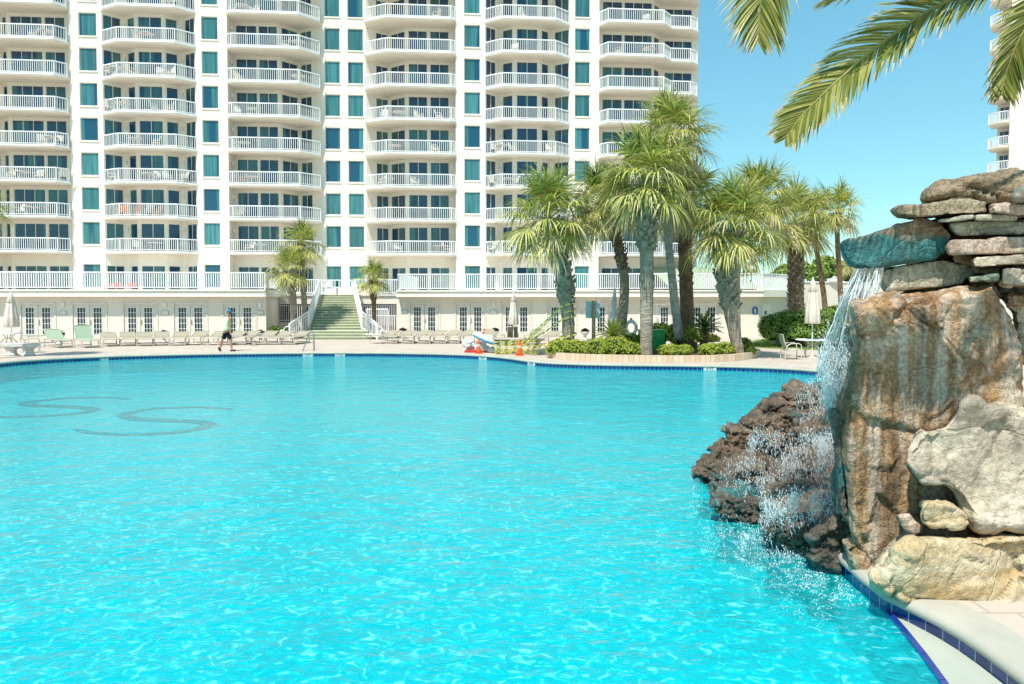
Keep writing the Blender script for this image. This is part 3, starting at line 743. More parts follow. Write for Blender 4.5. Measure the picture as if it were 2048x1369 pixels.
# ------------------------------------------------------------ rocks
def rockmat(name,c1,c2,c3,teal=0.0,streak=0.0,wet=0.0,tealc=(.02,.24,.24,1),scale=2.0,band=0.0,grain=.75,tg=0.0):
    t=NT(name); v=t.coord('Object'); 
    a=t.noise(v,scale,6,.6); b=t.noise(v,scale*3.3,5,.65); c=t.noise(v,scale*.55,3)
    col=t.ramp(a,[(.36,c2),(.52,c1),(.68,c3)])
    col=t.mix(t.ramp(b,[(.35,(.0,.0,.0,1)),(.7,(.75,.75,.75,1))]),col,t.mix(.5,c2,c1))
    if band:
        vb=t.coord('Object',(.35,.35,2.6),(.12,.18,0)); bb=t.ramp(t.noise(vb,2.2,5,.6),[(.42,(0,0,0,1)),(.6,(band,band,band,1))]); col=t.mix(bb,col,c3)
    if streak:
        vs=t.coord('Object',(7,7,.35)); st=t.ramp(t.noise(vs,1.0,4,.6),[(.47,(0,0,0,1)),(.62,(streak,)*3+(1,))])
        col=t.mix(st,col,(.74,.68,.58,1))
        vs=t.coord('Object',(5,5,.3),(0,0,.6)); st=t.ramp(t.noise(vs,1.0,4,.6),[(.52,(0,0,0,1)),(.66,(streak,)*3+(1,))])
        col=t.mix(st,col,(.08,.055,.035,1))
    if teal:
        mf=t.noise(v,scale*.8,5,.6)
        if tg:
            gz=t.n.new('ShaderNodeSeparateXYZ'); t.l.new(t.n.new('ShaderNodeTexCoord').outputs['Generated'],gz.inputs[0]); mf=t.math('ADD',mf,t.math('MULTIPLY',t.math('SUBTRACT',.56,gz.outputs[2]),tg))
        mk=t.ramp(mf,[(.62-teal*.32,(0,0,0,1)),(.74-teal*.32,(.92,.92,.92,1))])
        tc=t.mix(t.ramp(b,[(.4,(0,0,0,1)),(.62,(1,1,1,1))]),tealc,tuple(x*.45 for x in tealc[:3])+(1,))
        col=t.mix(mk,col,tc)
    vo=t.n.new('ShaderNodeTexVoronoi'); vo.feature='DISTANCE_TO_EDGE'; vo.inputs['Scale'].default_value=scale*1.5
    dv=t.n.new('ShaderNodeMix'); dv.data_type='VECTOR'; dv.inputs[0].default_value=.25
    nz=t.n.new('ShaderNodeTexNoise'); nz.inputs['Scale'].default_value=scale*1.5; t.l.new(v,nz.inputs['Vector'])
    t.l.new(v,dv.inputs[4]); t.l.new(nz.outputs['Color'],dv.inputs[5]); t.l.new(dv.outputs[1],vo.inputs['Vector'])
    cr=t.ramp(vo.outputs['Distance'],[(0,(0,0,0,1)),(.012,(1,1,1,1))])
    fg=t.ramp(t.noise(v,scale*16,4,.75),[(.38,(.45,.42,.38,1)),(.58,(1.12,1.1,1.06,1))]); col=t.mix(grain,col,fg,'MULTIPLY')
    crn=t.math('MULTIPLY',t.noise(v,scale*9,5,.7),.8)
    h=t.math('ADD',t.math('MULTIPLY',cr,.18),t.math('ADD',crn,t.math('MULTIPLY',t.noise(v,scale*30,3,.7),.22)))
    return t.set(col,.55-.3*wet,.3+.3*wet,0,t.bump(h,1.0,.05))
M['rk_tan']=rockmat('tan_sandstone',(.44,.28,.14,1),(.22,.13,.07,1),(.60,.50,.38,1),0.12,.45,0,scale=1.7)
M['rk_face']=rockmat('brown_streaked_sandstone',(.50,.31,.15,1),(.24,.115,.05,1),(.70,.58,.43,1),0.03,.62,0.1,(.08,.20,.16,1),1.8)
M['rk_pale']=rockmat('pale_limestone',(.66,.57,.43,1),(.22,.185,.145,1),(.78,.70,.58,1),0.0,0,0,scale=.95,grain=.45)
M['rk_gold']=rockmat('golden_sandstone',(.58,.45,.26,1),(.44,.26,.09,1),(.70,.61,.46,1),0.0,0,0,scale=1.1,band=.6,grain=.45)
M['rk_green']=rockmat('algae_tinted_stone',(.56,.55,.42,1),(.38,.38,.28,1),(.70,.66,.54,1),.42,.35,0,(.24,.36,.28,1),1.4)
M['rk_teal']=rockmat('copper_stained_lip_stone',(.40,.27,.15,1),(.20,.12,.06,1),(.58,.50,.42,1),.5,.2,.5,(.012,.20,.21,1),1.4,tg=1.0)
M['rk_pink']=rockmat('pinkish_layered_stone',(.60,.47,.37,1),(.42,.28,.20,1),(.72,.62,.52,1),0,.6,0,scale=2,band=.5)
M['rk_dark']=rockmat('dark_weathered_stone',(.42,.33,.21,1),(.20,.15,.10,1),(.58,.50,.37,1),0.0,0,0,scale=2)
M['rk_wet']=rockmat('wet_brown_stone',(.21,.135,.08,1),(.06,.042,.03,1),(.40,.30,.20,1),.1,.1,1,(.03,.2,.2,1),2.6)
M['rk_wetteal']=rockmat('wet_stained_stone',(.16,.12,.08,1),(.05,.06,.05,1),(.3,.26,.2,1),.38,.1,1,(.02,.28,.28,1),2.2)
def Z1(a,b): return (1600+a/3.042,330+b/3.042)
def Z3(a,b): return (1640+a/2.2476,760+b/2.2476)
def Z2(a,b): return (1380+a/3.26,680+b/3.26)
def rock(name,label,pts,Y,T,mat,vox=.03,amp=.04,lump=.06,seed=0,lean=0.0,pock=0.0,sm=2,plate=2.2,zst=1.6,hz0=False,sq=False,zmin=None,group=None,tz=None):
    """outline given in photo pixels, set at depth Y, T metres deep"""
    poly=[P(px,py,Y) for px,py in pts]
    c=sum(poly,Vector())/len(poly)
    xz=[(p.x,p.z) for p in poly]
    area=sum(xz[i][0]*xz[(i+1)%len(xz)][1]-xz[(i+1)%len(xz)][0]*xz[i][1] for i in range(len(xz)))
    if area<0: xz=xz[::-1]
    # front to back rings: a bevelled block
    n=len(xz); cx,cz=c.x,c.z; lay=[(-.04*T,.88),(0,.965),(.10*T,1.0),(T*.55,1.0),(T,.88)]
    vs=[];fs=[]
    xl=min(x for x,z in xz); zt_=max(z for x,z in xz); zb_=min(z for x,z in xz)
    hx=1.0*xl/Y; hz=(zt_-H)/Y*.9 if zt_<H else ((zb_-H)/Y*.9 if zb_>H else 0)
    if hz0: hz=0
    if sq: lay=[(0,.985),(.03*T,1.0),(T*.6,1.0),(T,.95)]
    for y,k in lay:
        for x,z in xz: vs.append((cx+(x-cx)*k+y*hx,Y+y+lean*(z-cz),cz+(z-cz)*k+y*hz))
    for a in range(len(lay)-1):
        for i in range(n):
            j=(i+1)%n; fs.append((a*n+i,a*n+j,(a+1)*n+j,(a+1)*n+i))
    tr=tessellate_polygon([[Vector((x,z,0)) for x,z in xz]])
    for t in tr: fs.append(tuple(t)); fs.append(tuple(i+(len(lay)-1)*n for i in t))
    me=bpy.data.meshes.new(name); me.from_pydata(vs,[],fs); 
    bm=bmesh.new(); bm.from_mesh(me); bmesh.ops.recalc_face_normals(bm,faces=bm.faces); bm.to_mesh(me); bm.free()
    o=bpy.data.objects.new(name,me); COL.objects.link(o)
    r=o.modifiers.new('r','REMESH'); r.mode='VOXEL'; r.voxel_size=vox*.8
    s=o.modifiers.new('s','SMOOTH'); s.iterations=sm; s.factor=.5
    dg=bpy.context.evaluated_depsgraph_get(); m2=bpy.data.meshes.new_from_object(o.evaluated_get(dg)); o.modifiers.clear(); o.data=m2; bpy.data.meshes.remove(me)
    m2.name=name; sd=Vector((seed*7.3,seed*3.1,seed*5.7))
    cos=[]; 
    for v in m2.vertices:
        p=v.co; q=p+sd; nn=v.normal
        d=noise.noise(q*1.1)*lump*1.2+noise.noise(q*2.6)*lump*.5
        w=Vector((noise.noise(q*1.9+Vector((9,0,0))),noise.noise(q*1.9+Vector((0,9,0))),noise.noise(q*1.9+Vector((0,0,9)))))
        for Fq,am in((plate,amp*1.5),(plate*2.7,amp*.6)):
            r=(q+w*.16)*Fq; r=Vector((r.x,r.y,r.z*zst)); ds,pt=noise.voronoi(r); n0=pt[0]; k=n0*7.13
            tv=Vector((noise.noise(k+Vector((3.1,0,0))),noise.noise(k+Vector((0,5.7,0))),noise.noise(k+Vector((0,0,8.3)))))
            d+=noise.noise(k)*am*1.3+(r-n0).dot(tv)*am*2.6
            e=ds[1]-ds[0]
            if e<.10: d-=am*.55*(1-e/.10)
        d+=noise.noise(q*11)*amp*.22+noise.noise(q*24)*amp*.14+noise.noise(q*48)*amp*.08
        if pock:
            hn=noise.noise(q*2.3+Vector((4,4,4))); d-=max(0,hn-.40)*pock*5
            hn=noise.noise(q*6+Vector((1,7,4))); d-=max(0,hn-.45)*pock*2
        cos.append(p+nn*d)
    flat=[x for c_ in cos for x in c_]; m2.vertices.foreach_set('co',flat)
    m2.polygons.foreach_set('use_smooth',[True]*len(m2.polygons)); m2.materials.clear(); m2.materials.append(mat); m2.update()
    return tag(o,label,'rock',group or 'rocks of the pool waterfall')
rk=rock
rk('boulder','huge upright brown rock with pale vertical streaks and pitted face under the stacked slabs',[Z1(a,b) for a,b in((295,845),(330,822),(385,828),(440,798),(560,790),(720,785),(850,765),(970,742),(1200,722),(1245,850),(1295,905),(1340,1100),(1370,1300))]+[(2062,860),(2064,1180),(1880,1200),(1742,1172),(1712,1135),(1692,1095),(1684,1045),(1686,1008),(1684,938),(1686,858),(1690,815),(1701,760),(1700,690)],6.141,1.7,M['rk_face'],.024,.03,.05,1,pock=.05,sm=1,plate=1.25,zst=.9)
rk('boulder','thin dark wet fin of rock on the left flank of the big streaked rock',[Z3(a,b) for a,b in((45,140),(120,120),(135,0),(150,0),(140,140),(120,300),(130,560),(150,640),(110,650),(80,560),(75,400),(62,220))],6.23,.5,M['rk_wetteal'],.02,.02,.02,2,sm=2)
rk('lip_stone','teal stained lip stone with orange and white top from which the water falls',[Z1(a,b) for a,b in((245,480),(258,540),(300,606),(400,622),(490,628),(560,602),(740,580),(830,572),(905,522),(935,430),(885,372),(820,330),(700,316),(690,345),(590,365),(572,382),(430,432),(310,452))],6.452,1.3,M['rk_teal'],.026,.014,.015,3,sm=0,plate=1.8,zst=.8,sq=True)
rk('stone_slab','thick green tinted slab just under the teal lip stone',[Z1(a,b) for a,b in((470,655),(500,640),(760,588),(880,575),(1060,622),(1070,668),(990,722),(870,745),(520,766),(490,720))],6.542,1.2,M['rk_green'],.026,.014,.015,4,sm=0,plate=1.8,zst=.8,sq=True)
rk('stone_slab','long pointed slab jutting left above the teal lip stone',[Z1(a,b) for a,b in((562,270),(600,308),(680,325),(830,318),(1060,302),(1150,292),(1155,215),(1060,196),(960,196),(850,222),(740,236),(610,244))],6.319,1.4,M['rk_dark'],.024,.014,.015,5,sm=0,plate=1.8,zst=.8,sq=True)
rk('boulder','dark brown capstone on the very top of the waterfall',[Z1(a,b) for a,b in((775,210),(790,180),(850,140),(960,102),(1080,85),(1200,70),(1300,66),(1480,90),(1500,200),(1290,218),(1150,218),(1060,200),(960,180))],6.675,1.6,M['rk_dark'],.03,.04,.05,6)
rk('stone_slab','thin pale green sliver wedged over the wide green slab',[Z1(a,b) for a,b in((825,345),(850,325),(950,308),(1063,303),(1063,326),(960,345),(840,360))],6.274,.9,M['rk_green'],.018,.009,.008,7,sm=0,plate=1.8,zst=.8,sq=True)
rk('stone_slab','thin teal edged sliver right of the pale green sliver',[Z1(a,b) for a,b in((1068,310),(1300,305),(1318,318),(1315,330),(1280,338),(1068,332))],6.301,.9,M['rk_green'],.018,.009,.008,8,sm=0,plate=1.8,zst=.8,sq=True)
rk('stone_slab','wide pale green slab speckled black, right of the teal lip stone',[Z1(a,b) for a,b in((895,350),(1080,338),(1300,340),(1480,335),(1480,418),(1200,426),(960,430),(920,398))],6.408,1.2,M['rk_green'],.026,.014,.015,9,sm=0,plate=1.8,zst=.8,sq=True)
rk('boulder','reddish brown angular rock near the frame edge under the capstone',[Z1(a,b) for a,b in((1155,255),(1190,242),(1300,235),(1480,230),(1480,318),(1330,318),(1225,302),(1165,292))],6.23,1.2,M['rk_pink'],.024,.02,.03,10)
rk('boulder','small tan rock on the frame edge beside the dark capstone',[Z1(a,b) for a,b in((1293,190),(1320,157),(1370,148),(1450,160),(1450,225),(1310,227))],6.052,.7,M['rk_tan'],.02,.02,.02,11)
rk('stone_slab','pinkish slab with pale drip streaks, in the middle of the stack',[Z1(a,b) for a,b in((883,500),(912,452),(1100,446),(1300,438),(1480,432),(1480,538),(1250,545),(1100,547),(905,545))],6.23,1.3,M['rk_pink'],.026,.009,.008,12,sm=0,plate=1.8,zst=.8,sq=True)
rk('stone_slab','white rounded slab under the streaked pinkish slab',[Z1(a,b) for a,b in((1043,580),(1070,556),(1200,548),(1363,538),(1480,535),(1480,606),(1200,620),(1100,628),(1058,620))],6.141,1.2,M['rk_pale'],.024,.009,.008,13,sm=0,plate=1.8,zst=.8,sq=True)
rk('stone_slab','small dark slab tucked between the green slab and the white rounded slab',[Z1(a,b) for a,b in((930,548),(1060,556),(1060,590),(1110,632),(1220,632),(1215,665),(1060,668),(1060,620),(940,590))],6.497,1.0,M['rk_dark'],.024,.009,.008,14,sm=0,plate=1.8,zst=.8,sq=True)
rk('stone_slab','thin grey green ledge stone on top of the big streaked rock',[Z1(a,b) for a,b in((1026,682),(1110,668),(1212,662),(1212,704),(1100,712),(1028,720))],6.186,1.0,M['rk_green'],.02,.009,.008,15,sm=0,plate=1.8,zst=.8,sq=True)
rk('boulder','white and pale green blocky rock at the frame edge below the white slab',[Z1(a,b) for a,b in((1215,628),(1250,611),(1363,608),(1480,610),(1480,742),(1300,744),(1217,738))],6.096,1.0,M['rk_pale'],.024,.02,.02,16)
rk('boulder','rounded tan rock at the frame edge, right of the big rock top',[Z1(a,b) for a,b in((1250,795),(1290,782),(1363,780),(1470,780),(1470,862),(1330,860),(1270,845))],6.497,.8,M['rk_tan'],.024,.02,.03,17)
rk('boulder','shaded green rock behind the right shoulder of the big rock',[Z1(a,b) for a,b in((1205,722),(1470,735),(1470,800),(1470,1250),(1360,1250),(1335,1080),(1300,900),(1245,850))],6.853,1.0,M['rk_green'],.03,.03,.05,18)
rk('boulder','large pale grey boulder with a peaked top leaning on the big rock',[Z3(a,b) for a,b in((357,385),(362,310),(410,235),(450,207),(560,200),(600,172),(640,90),(675,66),(720,85),(750,112),(830,92),(890,105),(990,140),(1010,400),(1000,660),(920,668),(720,665),(665,590),(610,520),(560,490),(440,480),(400,430))],5.62,1.1,M['rk_pale'],.024,.03,.12,19,plate=1.3,zst=1)
rk('boulder','small blocky ochre rock wedged under the pale grey boulder',[Z3(a,b) for a,b in((445,590),(462,548),(560,538),(610,560),(655,592),(683,630),(640,672),(500,676),(455,640))],5.5,.7,M['rk_gold'],.02,.015,.02,20)
rk('boulder','small pinkish chip of rock left of the blocky ochre rock',[Z3(a,b) for a,b in((350,612),(400,604),(430,640),(462,660),(455,690),(425,700),(378,670))],5.65,.4,M['rk_pink'],.016,.01,.012,21,sm=3)
rk('boulder','long golden boulder lying on the coping at the bottom of the pile',[Z3(a,b) for a,b in((245,890),(290,835),(330,790),(400,722),(520,706),(700,692),(917,676),(1020,672),(1020,1020),(860,1035),(760,1040),(620,1015),(400,1010),(352,1002),(345,940),(285,955),(250,915))],5.45,1.3,M['rk_gold'],.026,.03,.10,22,plate=1.3,zst=1.6)
rk('boulder','dark undercut rock in the gap between the grey and the golden boulders',[Z3(a,b) for a,b in((400,600),(480,660),(700,640),(1020,640),(1020,720),(700,720),(440,730),(340,780),(260,830),(300,760),(380,700))],5.9,1.0,M['rk_dark'],.026,.02,.03,23)
rk('boulder','dark shaded rock core filling the gaps behind the stacked slabs',[Z1(a,b) for a,b in((700,470),(760,345),(900,300),(1060,230),(1200,180),(1480,170),(1480,800),(1250,800),(1000,745),(800,700),(700,640))],6.897,1.6,M['rk_dark'],.04,.04,.05,24)
# cascade
def ZC_(a,b): return (1360+a/1.3067,320+b/1.3067)
ca=[('low dark rock mass under the whole cascade',[(110,790),(200,720),(300,660),(430,640),(440,900),(440,985),(300,960),(190,860)],11.4,1.6,'rk_wet',0),
('small flat brown rock at the far upper end of the cascade',[(268,618),(300,606),(330,612),(420,604),(420,645),(280,636)],11.0,1.2,'rk_wet',0),
('blocky wet rock with a flat top in the upper cascade',[(208,650),(214,640),(280,635),(400,632),(400,676),(215,672)],10.8,1.0,'rk_wet',0),
('long dark wet slab pointing left across the upper cascade',[(170,684),(200,674),(300,664),(410,660),(415,722),(240,716),(182,702)],10.3,1.0,'rk_wet',0),
('square wet block standing at the pool edge of the cascade',[(114,718),(128,708),(180,706),(235,715),(300,725),(300,800),(190,800),(124,756)],10.1,.9,'rk_wet',0),
('jagged brown wet rock between the square block and the pointed one',[(78,780),(108,750),(150,757),(205,800),(205,850),(95,815)],9.9,.8,'rk_wet',0),
('pointed wet rock at the far left tip of the cascade',[(36,824),(75,792),(110,782),(155,796),(155,870),(75,858)],9.7,.8,'rk_wet',0),
('rounded brown wet ledge above the stained block',[(73,862),(90,820),(180,805),(260,812),(335,885),(215,915),(92,900)],8.95,.8,'rk_wet',0),
('dark wet back rock under the foot of the falling water',[(290,720),(330,690),(440,690),(445,860),(330,850),(285,800)],9.5,1.0,'rk_wet',0),
('wide wet reddish rock in the middle of the spray',[(200,850),(300,800),(430,780),(440,930),(330,925),(225,905)],8.4,1.0,'rk_wet',0),
('teal stained wet block low at the left of the cascade',[(83,895),(110,880),(200,892),(245,915),(300,940),(300,1010),(150,960),(93,922)],8.0,.9,'rk_wetteal',0),
('broad brown wet boulder low in front of the cascade',[(212,962),(240,930),(330,905),(400,915),(455,940),(450,1050),(330,1030),(250,1010)],7.0,1.2,'rk_wet',0),
('dark teal slab under water drips left of the big rock base',[(335,985),(400,950),(455,950),(480,1000),(550,1060),(560,1130),(440,1090),(345,1060)],6.5,.9,'rk_wetteal',0)]
for i,(lb,pts,Y,T,m_,hz0) in enumerate(ca):
    rk('cascade_rock',lb,[ZC_(a,b) for a,b in pts],Y,T,M[m_],.022,.042,.012,30+i,lean=.05,sm=1,group='rocks of the cascade',plate=3.4,zst=2.4,hz0=True)
# ------------------------------------------------------------ falling water
t=NT('falling_water'); uv=t.n.new('ShaderNodeTexCoord').outputs['UV']
mp=t.n.new('ShaderNodeMapping'); mp.inputs['Scale'].default_value=(9,1.6,1); t.l.new(uv,mp.inputs['Vector'])
w=t.n.new('ShaderNodeTexNoise'); w.inputs['Scale'].default_value=2.2; w.inputs['Detail'].default_value=6; w.inputs['Roughness'].default_value=.65; w.inputs['Distortion'].default_value=1.2; t.l.new(mp.outputs[0],w.inputs['Vector'])
vo=t.n.new('ShaderNodeTexVoronoi'); vo.feature='DISTANCE_TO_EDGE'; vo.inputs['Scale'].default_value=3.2; 
mm=t.n.new('ShaderNodeMix'); mm.data_type='VECTOR'; mm.inputs[0].default_value=.35; t.l.new(mp.outputs[0],mm.inputs[4]); t.l.new(w.outputs['Color'],mm.inputs[5]); t.l.new(mm.outputs[1],vo.inputs['Vector'])
net=t.ramp(vo.outputs['Distance'],[(0,(1,1,1,1)),(.09,(.0,.0,.0,1))])
stk=t.ramp(w.outputs['Fac'],[(.46,(0,0,0,1)),(.66,(1,1,1,1))])
fac=t.math('MINIMUM',t.math('ADD',t.math('MULTIPLY',net,.55),t.math('ADD',t.math('MULTIPLY',stk,.6),.26)),.9)
hh=t.math('ADD',w.outputs['Fac'],net)
nm=t.bump(hh,1.0,.06)
t.set((.90,.94,.90,1),.25,.8,0,nm)
tr_=t.n.new('ShaderNodeBsdfTransparent'); tr_.inputs[0].default_value=(.88,.96,.94,1)
ms=t.n.new('ShaderNodeMixShader'); t.l.new(fac,ms.inputs[0]); t.l.new(tr_.outputs[0],ms.inputs[1]); t.l.new(t.b.outputs[0],ms.inputs[2]); t.l.new(ms.outputs[0],t.out.inputs['Surface'])
M['fall']=t.mat
def veil(parent,left,right,Ys,nu=26,nv=70,amp=.05,seed=0,name='water_veil'):
    """left/right: photo outlines (px,py) top to bottom; Ys: depth top to bottom"""
    def samp(pl,f):
        x=f*(len(pl)-1); i=min(int(x),len(pl)-2); a=x-i; return tuple(pl[i][k]*(1-a)+pl[i+1][k]*a for k in range(len(pl[0])))
    vs=[];uvs=[];fs=[]
    for j in range(nv+1):
        f=j/nv; l=samp(left,f); r=samp(right,f); Y=samp([(y,) for y in Ys],f)[0]
        for i in range(nu+1):
            g=i/nu; px=l[0]*(1-g)+r[0]*g; py=l[1]*(1-g)+r[1]*g
            d=noise.noise(Vector((g*9+seed,f*1.6,seed)))*amp+noise.noise(Vector((g*22,f*4,seed)))*amp*.4
            p=P(px+d*60*f,py,Y+d+.35*math.sin(g*math.pi)*f); vs.append(p); uvs.append((g,f))
    for j in range(nv):
        for i in range(nu): a=j*(nu+1)+i; fs.append((a,a+1,a+nu+2,a+nu+1))
    me=bpy.data.meshes.new(name); me.from_pydata(vs,[],fs); me.materials.append(M['fall']); ul=me.uv_layers.new(name='UVMap')
    for l_ in me.loops: ul.data[l_.index].uv=uvs[l_.vertex_index]
    me.polygons.foreach_set('use_smooth',[True]*len(fs))
    o=bpy.data.objects.new(name,me); COL.objects.link(o); o.parent=parent; return o
wf=thing('waterfall','glittering veil of water falling from the teal lip stone onto the wet rocks','waterfall',(0,0,0)); wf['kind']='thing'
veil(wf,[(1710,538),(1690,580),(1668,640),(1645,695),(1632,735),(1628,775)],[(1768,535),(1762,575),(1735,620),(1712,680),(1712,740),(1716,800)],[6.40,6.38,6.42,6.5,6.55,6.6],30,80,.08,1)
veil(wf,[(1716,540),(1698,600),(1680,670),(1668,730),(1655,790),(1640,850)],[(1740,538),(1728,600),(1720,680),(1716,750),(1712,800),(1712,860)],[6.42,6.42,6.45,6.5,6.55,6.6],16,70,.08,5)
M['foam']=simple('white_foam',(.88,.93,.93,1),(.8,.88,.9,1),5,.25,.6)
sm_=MB(); rs=random.Random(21)
def strands(n,left,right,Ys,rmin,rmax,wob):
    def samp(pl,f):
        x=f*(len(pl)-1); i=min(int(x),len(pl)-2); a=x-i; return [pl[i][k]*(1-a)+pl[i+1][k]*a for k in range(len(pl[0]))]
    for _ in range(n):
        g=rs.random(); f0=rs.uniform(0,.75); f1=min(1,f0+rs.uniform(.08,.4)); pts=[]; sd=rs.uniform(0,90); k=9
        for j in range(k):
            f=f0+(f1-f0)*j/(k-1); l=samp(left,f); r=samp(right,f); Y=samp([(y,) for y in Ys],f)[0]; gg=g+.05*noise.noise(Vector((f*9,sd,0)))*wob
            pts.append(P(l[0]*(1-gg)+r[0]*gg+noise.noise(Vector((f*25,sd,4)))*3*wob,l[1]*(1-gg)+r[1]*gg,Y+.3*math.sin(gg*3)*f-.03))
        r0=rs.uniform(rmin,rmax); sm_.tube(pts,[r0*(.25+math.sin(math.pi*(j+.3)/k)) for j in range(k)],4,False)
strands(170,[(1710,538),(1690,580),(1668,640),(1645,695),(1632,735),(1628,775)],[(1768,535),(1762,575),(1735,620),(1712,680),(1712,740),(1716,800)],[6.40,6.38,6.42,6.5,6.55,6.6],.0015,.0042,1)
strands(90,[(1716,540),(1698,600),(1680,670),(1668,730),(1655,790),(1640,850)],[(1740,538),(1728,600),(1720,680),(1716,750),(1712,800),(1712,860)],[6.36,6.35,6.4,6.45,6.5,6.55],.0015,.005,1)
sm_.build('water_strands',M['foam'],wf,True)
# droplets and foam: uncountable
M['foam']=simple('white_foam',(.88,.93,.93,1),(.8,.88,.9,1),5,.25,.6)
random.seed(11)
dr=MB()
def drop(p,r,streak=0):
    h=random.uniform(1,1.8)
    if streak: h=random.uniform(4,11)
    e=Matrix.Rotation(random.gauss(-.12,.16) if streak else random.uniform(-.9,.9),3,'Y'); p=Vector(p); c=r*(.62 if streak else 1)
    a=[(c,0,0),(-.5*c,.87*c,0),(-.5*c,-.87*c,0),(0,0,c*h),(0,0,-c*h)]
    dr.add([p+e@Vector(q) for q in a],[(0,1,3),(1,2,3),(2,0,3),(1,0,4),(2,1,4),(0,2,4)])
def inpoly(x,y,pg):
    c=False; j=len(pg)-1
    for i in range(len(pg)):
        if (pg[i][1]>y)!=(pg[j][1]>y) and x<(pg[j][0]-pg[i][0])*(y-pg[i][1])/(pg[j][1]-pg[i][1])+pg[i][0]: c=not c
        j=i
    return c
def spray(pg,n,Yf,rmin,rmax,cl=1.0,sd=0):
    xs_=[p[0] for p in pg];ys_=[p[1] for p in pg]; k=0; tries=0
    while k<n and tries<n*12:
        tries+=1; x=random.uniform(min(xs_),max(xs_)); y=random.uniform(min(ys_),max(ys_))
        if not inpoly(x,y,pg): continue
        q=noise.noise(Vector((x*.035+sd,y*.02,sd)))+.5*noise.noise(Vector((x*.11,y*.06,sd)))
        if q<random.uniform(-.35,.5)*cl: continue
        Y=Yf(x,y)+random.gauss(0,.07); x+=random.gauss(0,4); y+=random.gauss(0,9); drop(P(x,y,Y),.0014+rmax*random.random()**4*.9,random.random()<.45); k+=1
sf=lambda x,y: max(6.9,min(8.9,9.9-(y-800)*.0098))-.2
rockY=lambda x,y: (9.9 if y<870 else 8.9 if y<900 else 8.35 if y<985 else 7.0)-.25
for pg,n in (([(180,712),(250,712),(410,705),(415,800),(330,830),(230,800),(175,760)],5200),([(300,640),(350,560),(440,560),(430,700),(400,800),(330,720)],5200),([(110,790),(200,770),(300,800),(230,850),(180,880),(100,840)],1300),
    ([(200,850),(300,800),(415,820),(425,940),(330,900),(220,930)],3800),([(240,905),(400,890),(440,940),(300,960),(220,1010),(200,960)],1800),([(150,960),(250,1010),(330,1040),(300,1060),(150,1000)],600),([(355,520),(445,430),(450,640),(400,700),(370,600)],4200),([(455,290),(500,290),(450,400),(445,640),(360,560),(350,520),(400,400)],2600)):
    spray([ZC_(a,b) for a,b in pg],n,rockY if pg[0][0] not in (355,455) else (lambda x,y:6.5),.003,.0075,1,n*.01)
spray([Z2(a,b) for a,b in((100,1000),(250,1140),(460,1200),(500,1400),(900,1600),(500,1640),(0,1300),(0,900))],900,lambda x,y:6.9-(y-1050)*.0035,.002,.0045,1,5)
for (pg,n) in(([(1430,985),(1520,1030),(1530,1095),(1600,1110),(1690,1160),(1740,1210),(1690,1215),(1560,1160),(1470,1120),(1425,1050)],1600),([(1380,930),(1430,990),(1540,1100),(1640,1150),(1700,1200),(1640,1260),(1450,1150),(1370,1040)],450),([(1560,700),(1700,700),(1700,800),(1600,800)],600)):
    xs_=[p[0] for p in pg];ys_=[p[1] for p in pg]; k=0
    while k<n:
        x=random.uniform(min(xs_),max(xs_)); y=random.uniform(min(ys_),max(ys_))
        if not inpoly(x,y,pg): continue
        if noise.noise(Vector((x*.04,y*.05,3)))+.5*noise.noise(Vector((x*.13,y*.16,8)))<random.uniform(-.3,.4): continue
        drop(G(x,y,ZW+.004),random.uniform(.002,.0055)); k+=1
o=dr.build('water_spray',M['foam']); tag(o,'white droplets and foam flying off the wet cascade rocks','water spray',None,'stuff')
# ------------------------------------------------------------ foliage materials
def leafmat(name,c1,c2,rough=.5,trans=.25):
    t=NT(name); v=t.coord('Object'); col=t.ramp(t.noise(v,2.2,3),[(.38,c2),(.62,c1)])
    t.set(col,rough,.3); tl=t.n.new('ShaderNodeBsdfTranslucent'); t.l.new(col,tl.inputs[0]); ms=t.n.new('ShaderNodeMixShader'); ms.inputs[0].default_value=trans
    t.l.new(t.b.outputs[0],ms.inputs[1]); t.l.new(tl.outputs[0],ms.inputs[2]); t.l.new(ms.outputs[0],t.out.inputs['Surface']); return t.mat
LG=[leafmat('palm_leaf_green',(.27,.34,.06,1),(.14,.21,.035,1)),leafmat('palm_leaf_yellow_green',(.60,.58,.17,1),(.44,.46,.11,1)),leafmat('palm_leaf_dry',(.68,.60,.36,1),(.56,.50,.28,1)),leafmat('palm_leaf_deep',(.08,.13,.025,1),(.04,.075,.015,1))]
M['trunk_grey']=None
def bark(name,c1,c2,ring=1.0):
    t=NT(name); v=t.coord('Object'); vz=t.coord('Object',(2,2,14))
    col=t.ramp(t.noise(v,3,5,.65),[(.35,c2),(.65,c1)])
    rg=t.ramp(t.noise(vz,1.4,3),[(.42,(.8,.8,.8,1)),(.58,(1,1,1,1))]); col=t.mix(1.0,col,rg,'MULTIPLY')
    h=t.math('ADD',t.noise(vz,1.4,3),t.math('MULTIPLY',t.noise(v,14,4,.7),.5))
    return t.set(col,.9,.15,0,t.bump(h,1.0,.08))
M['trunk_grey']=bark('grey_palm_bark',(.50,.42,.32,1),(.27,.22,.16,1))
M['trunk_brown']=bark('brown_palm_bark',(.30,.20,.13,1),(.15,.09,.055,1))
M['trunk_pale']=bark('pale_palm_bark',(.62,.58,.52,1),(.40,.36,.31,1))
M['boot']=bark('old_leaf_base',(.50,.45,.34,1),(.24,.21,.15,1))
M['boot_brown']=bark('brown_leaf_base',(.30,.20,.12,1),(.14,.09,.05,1))
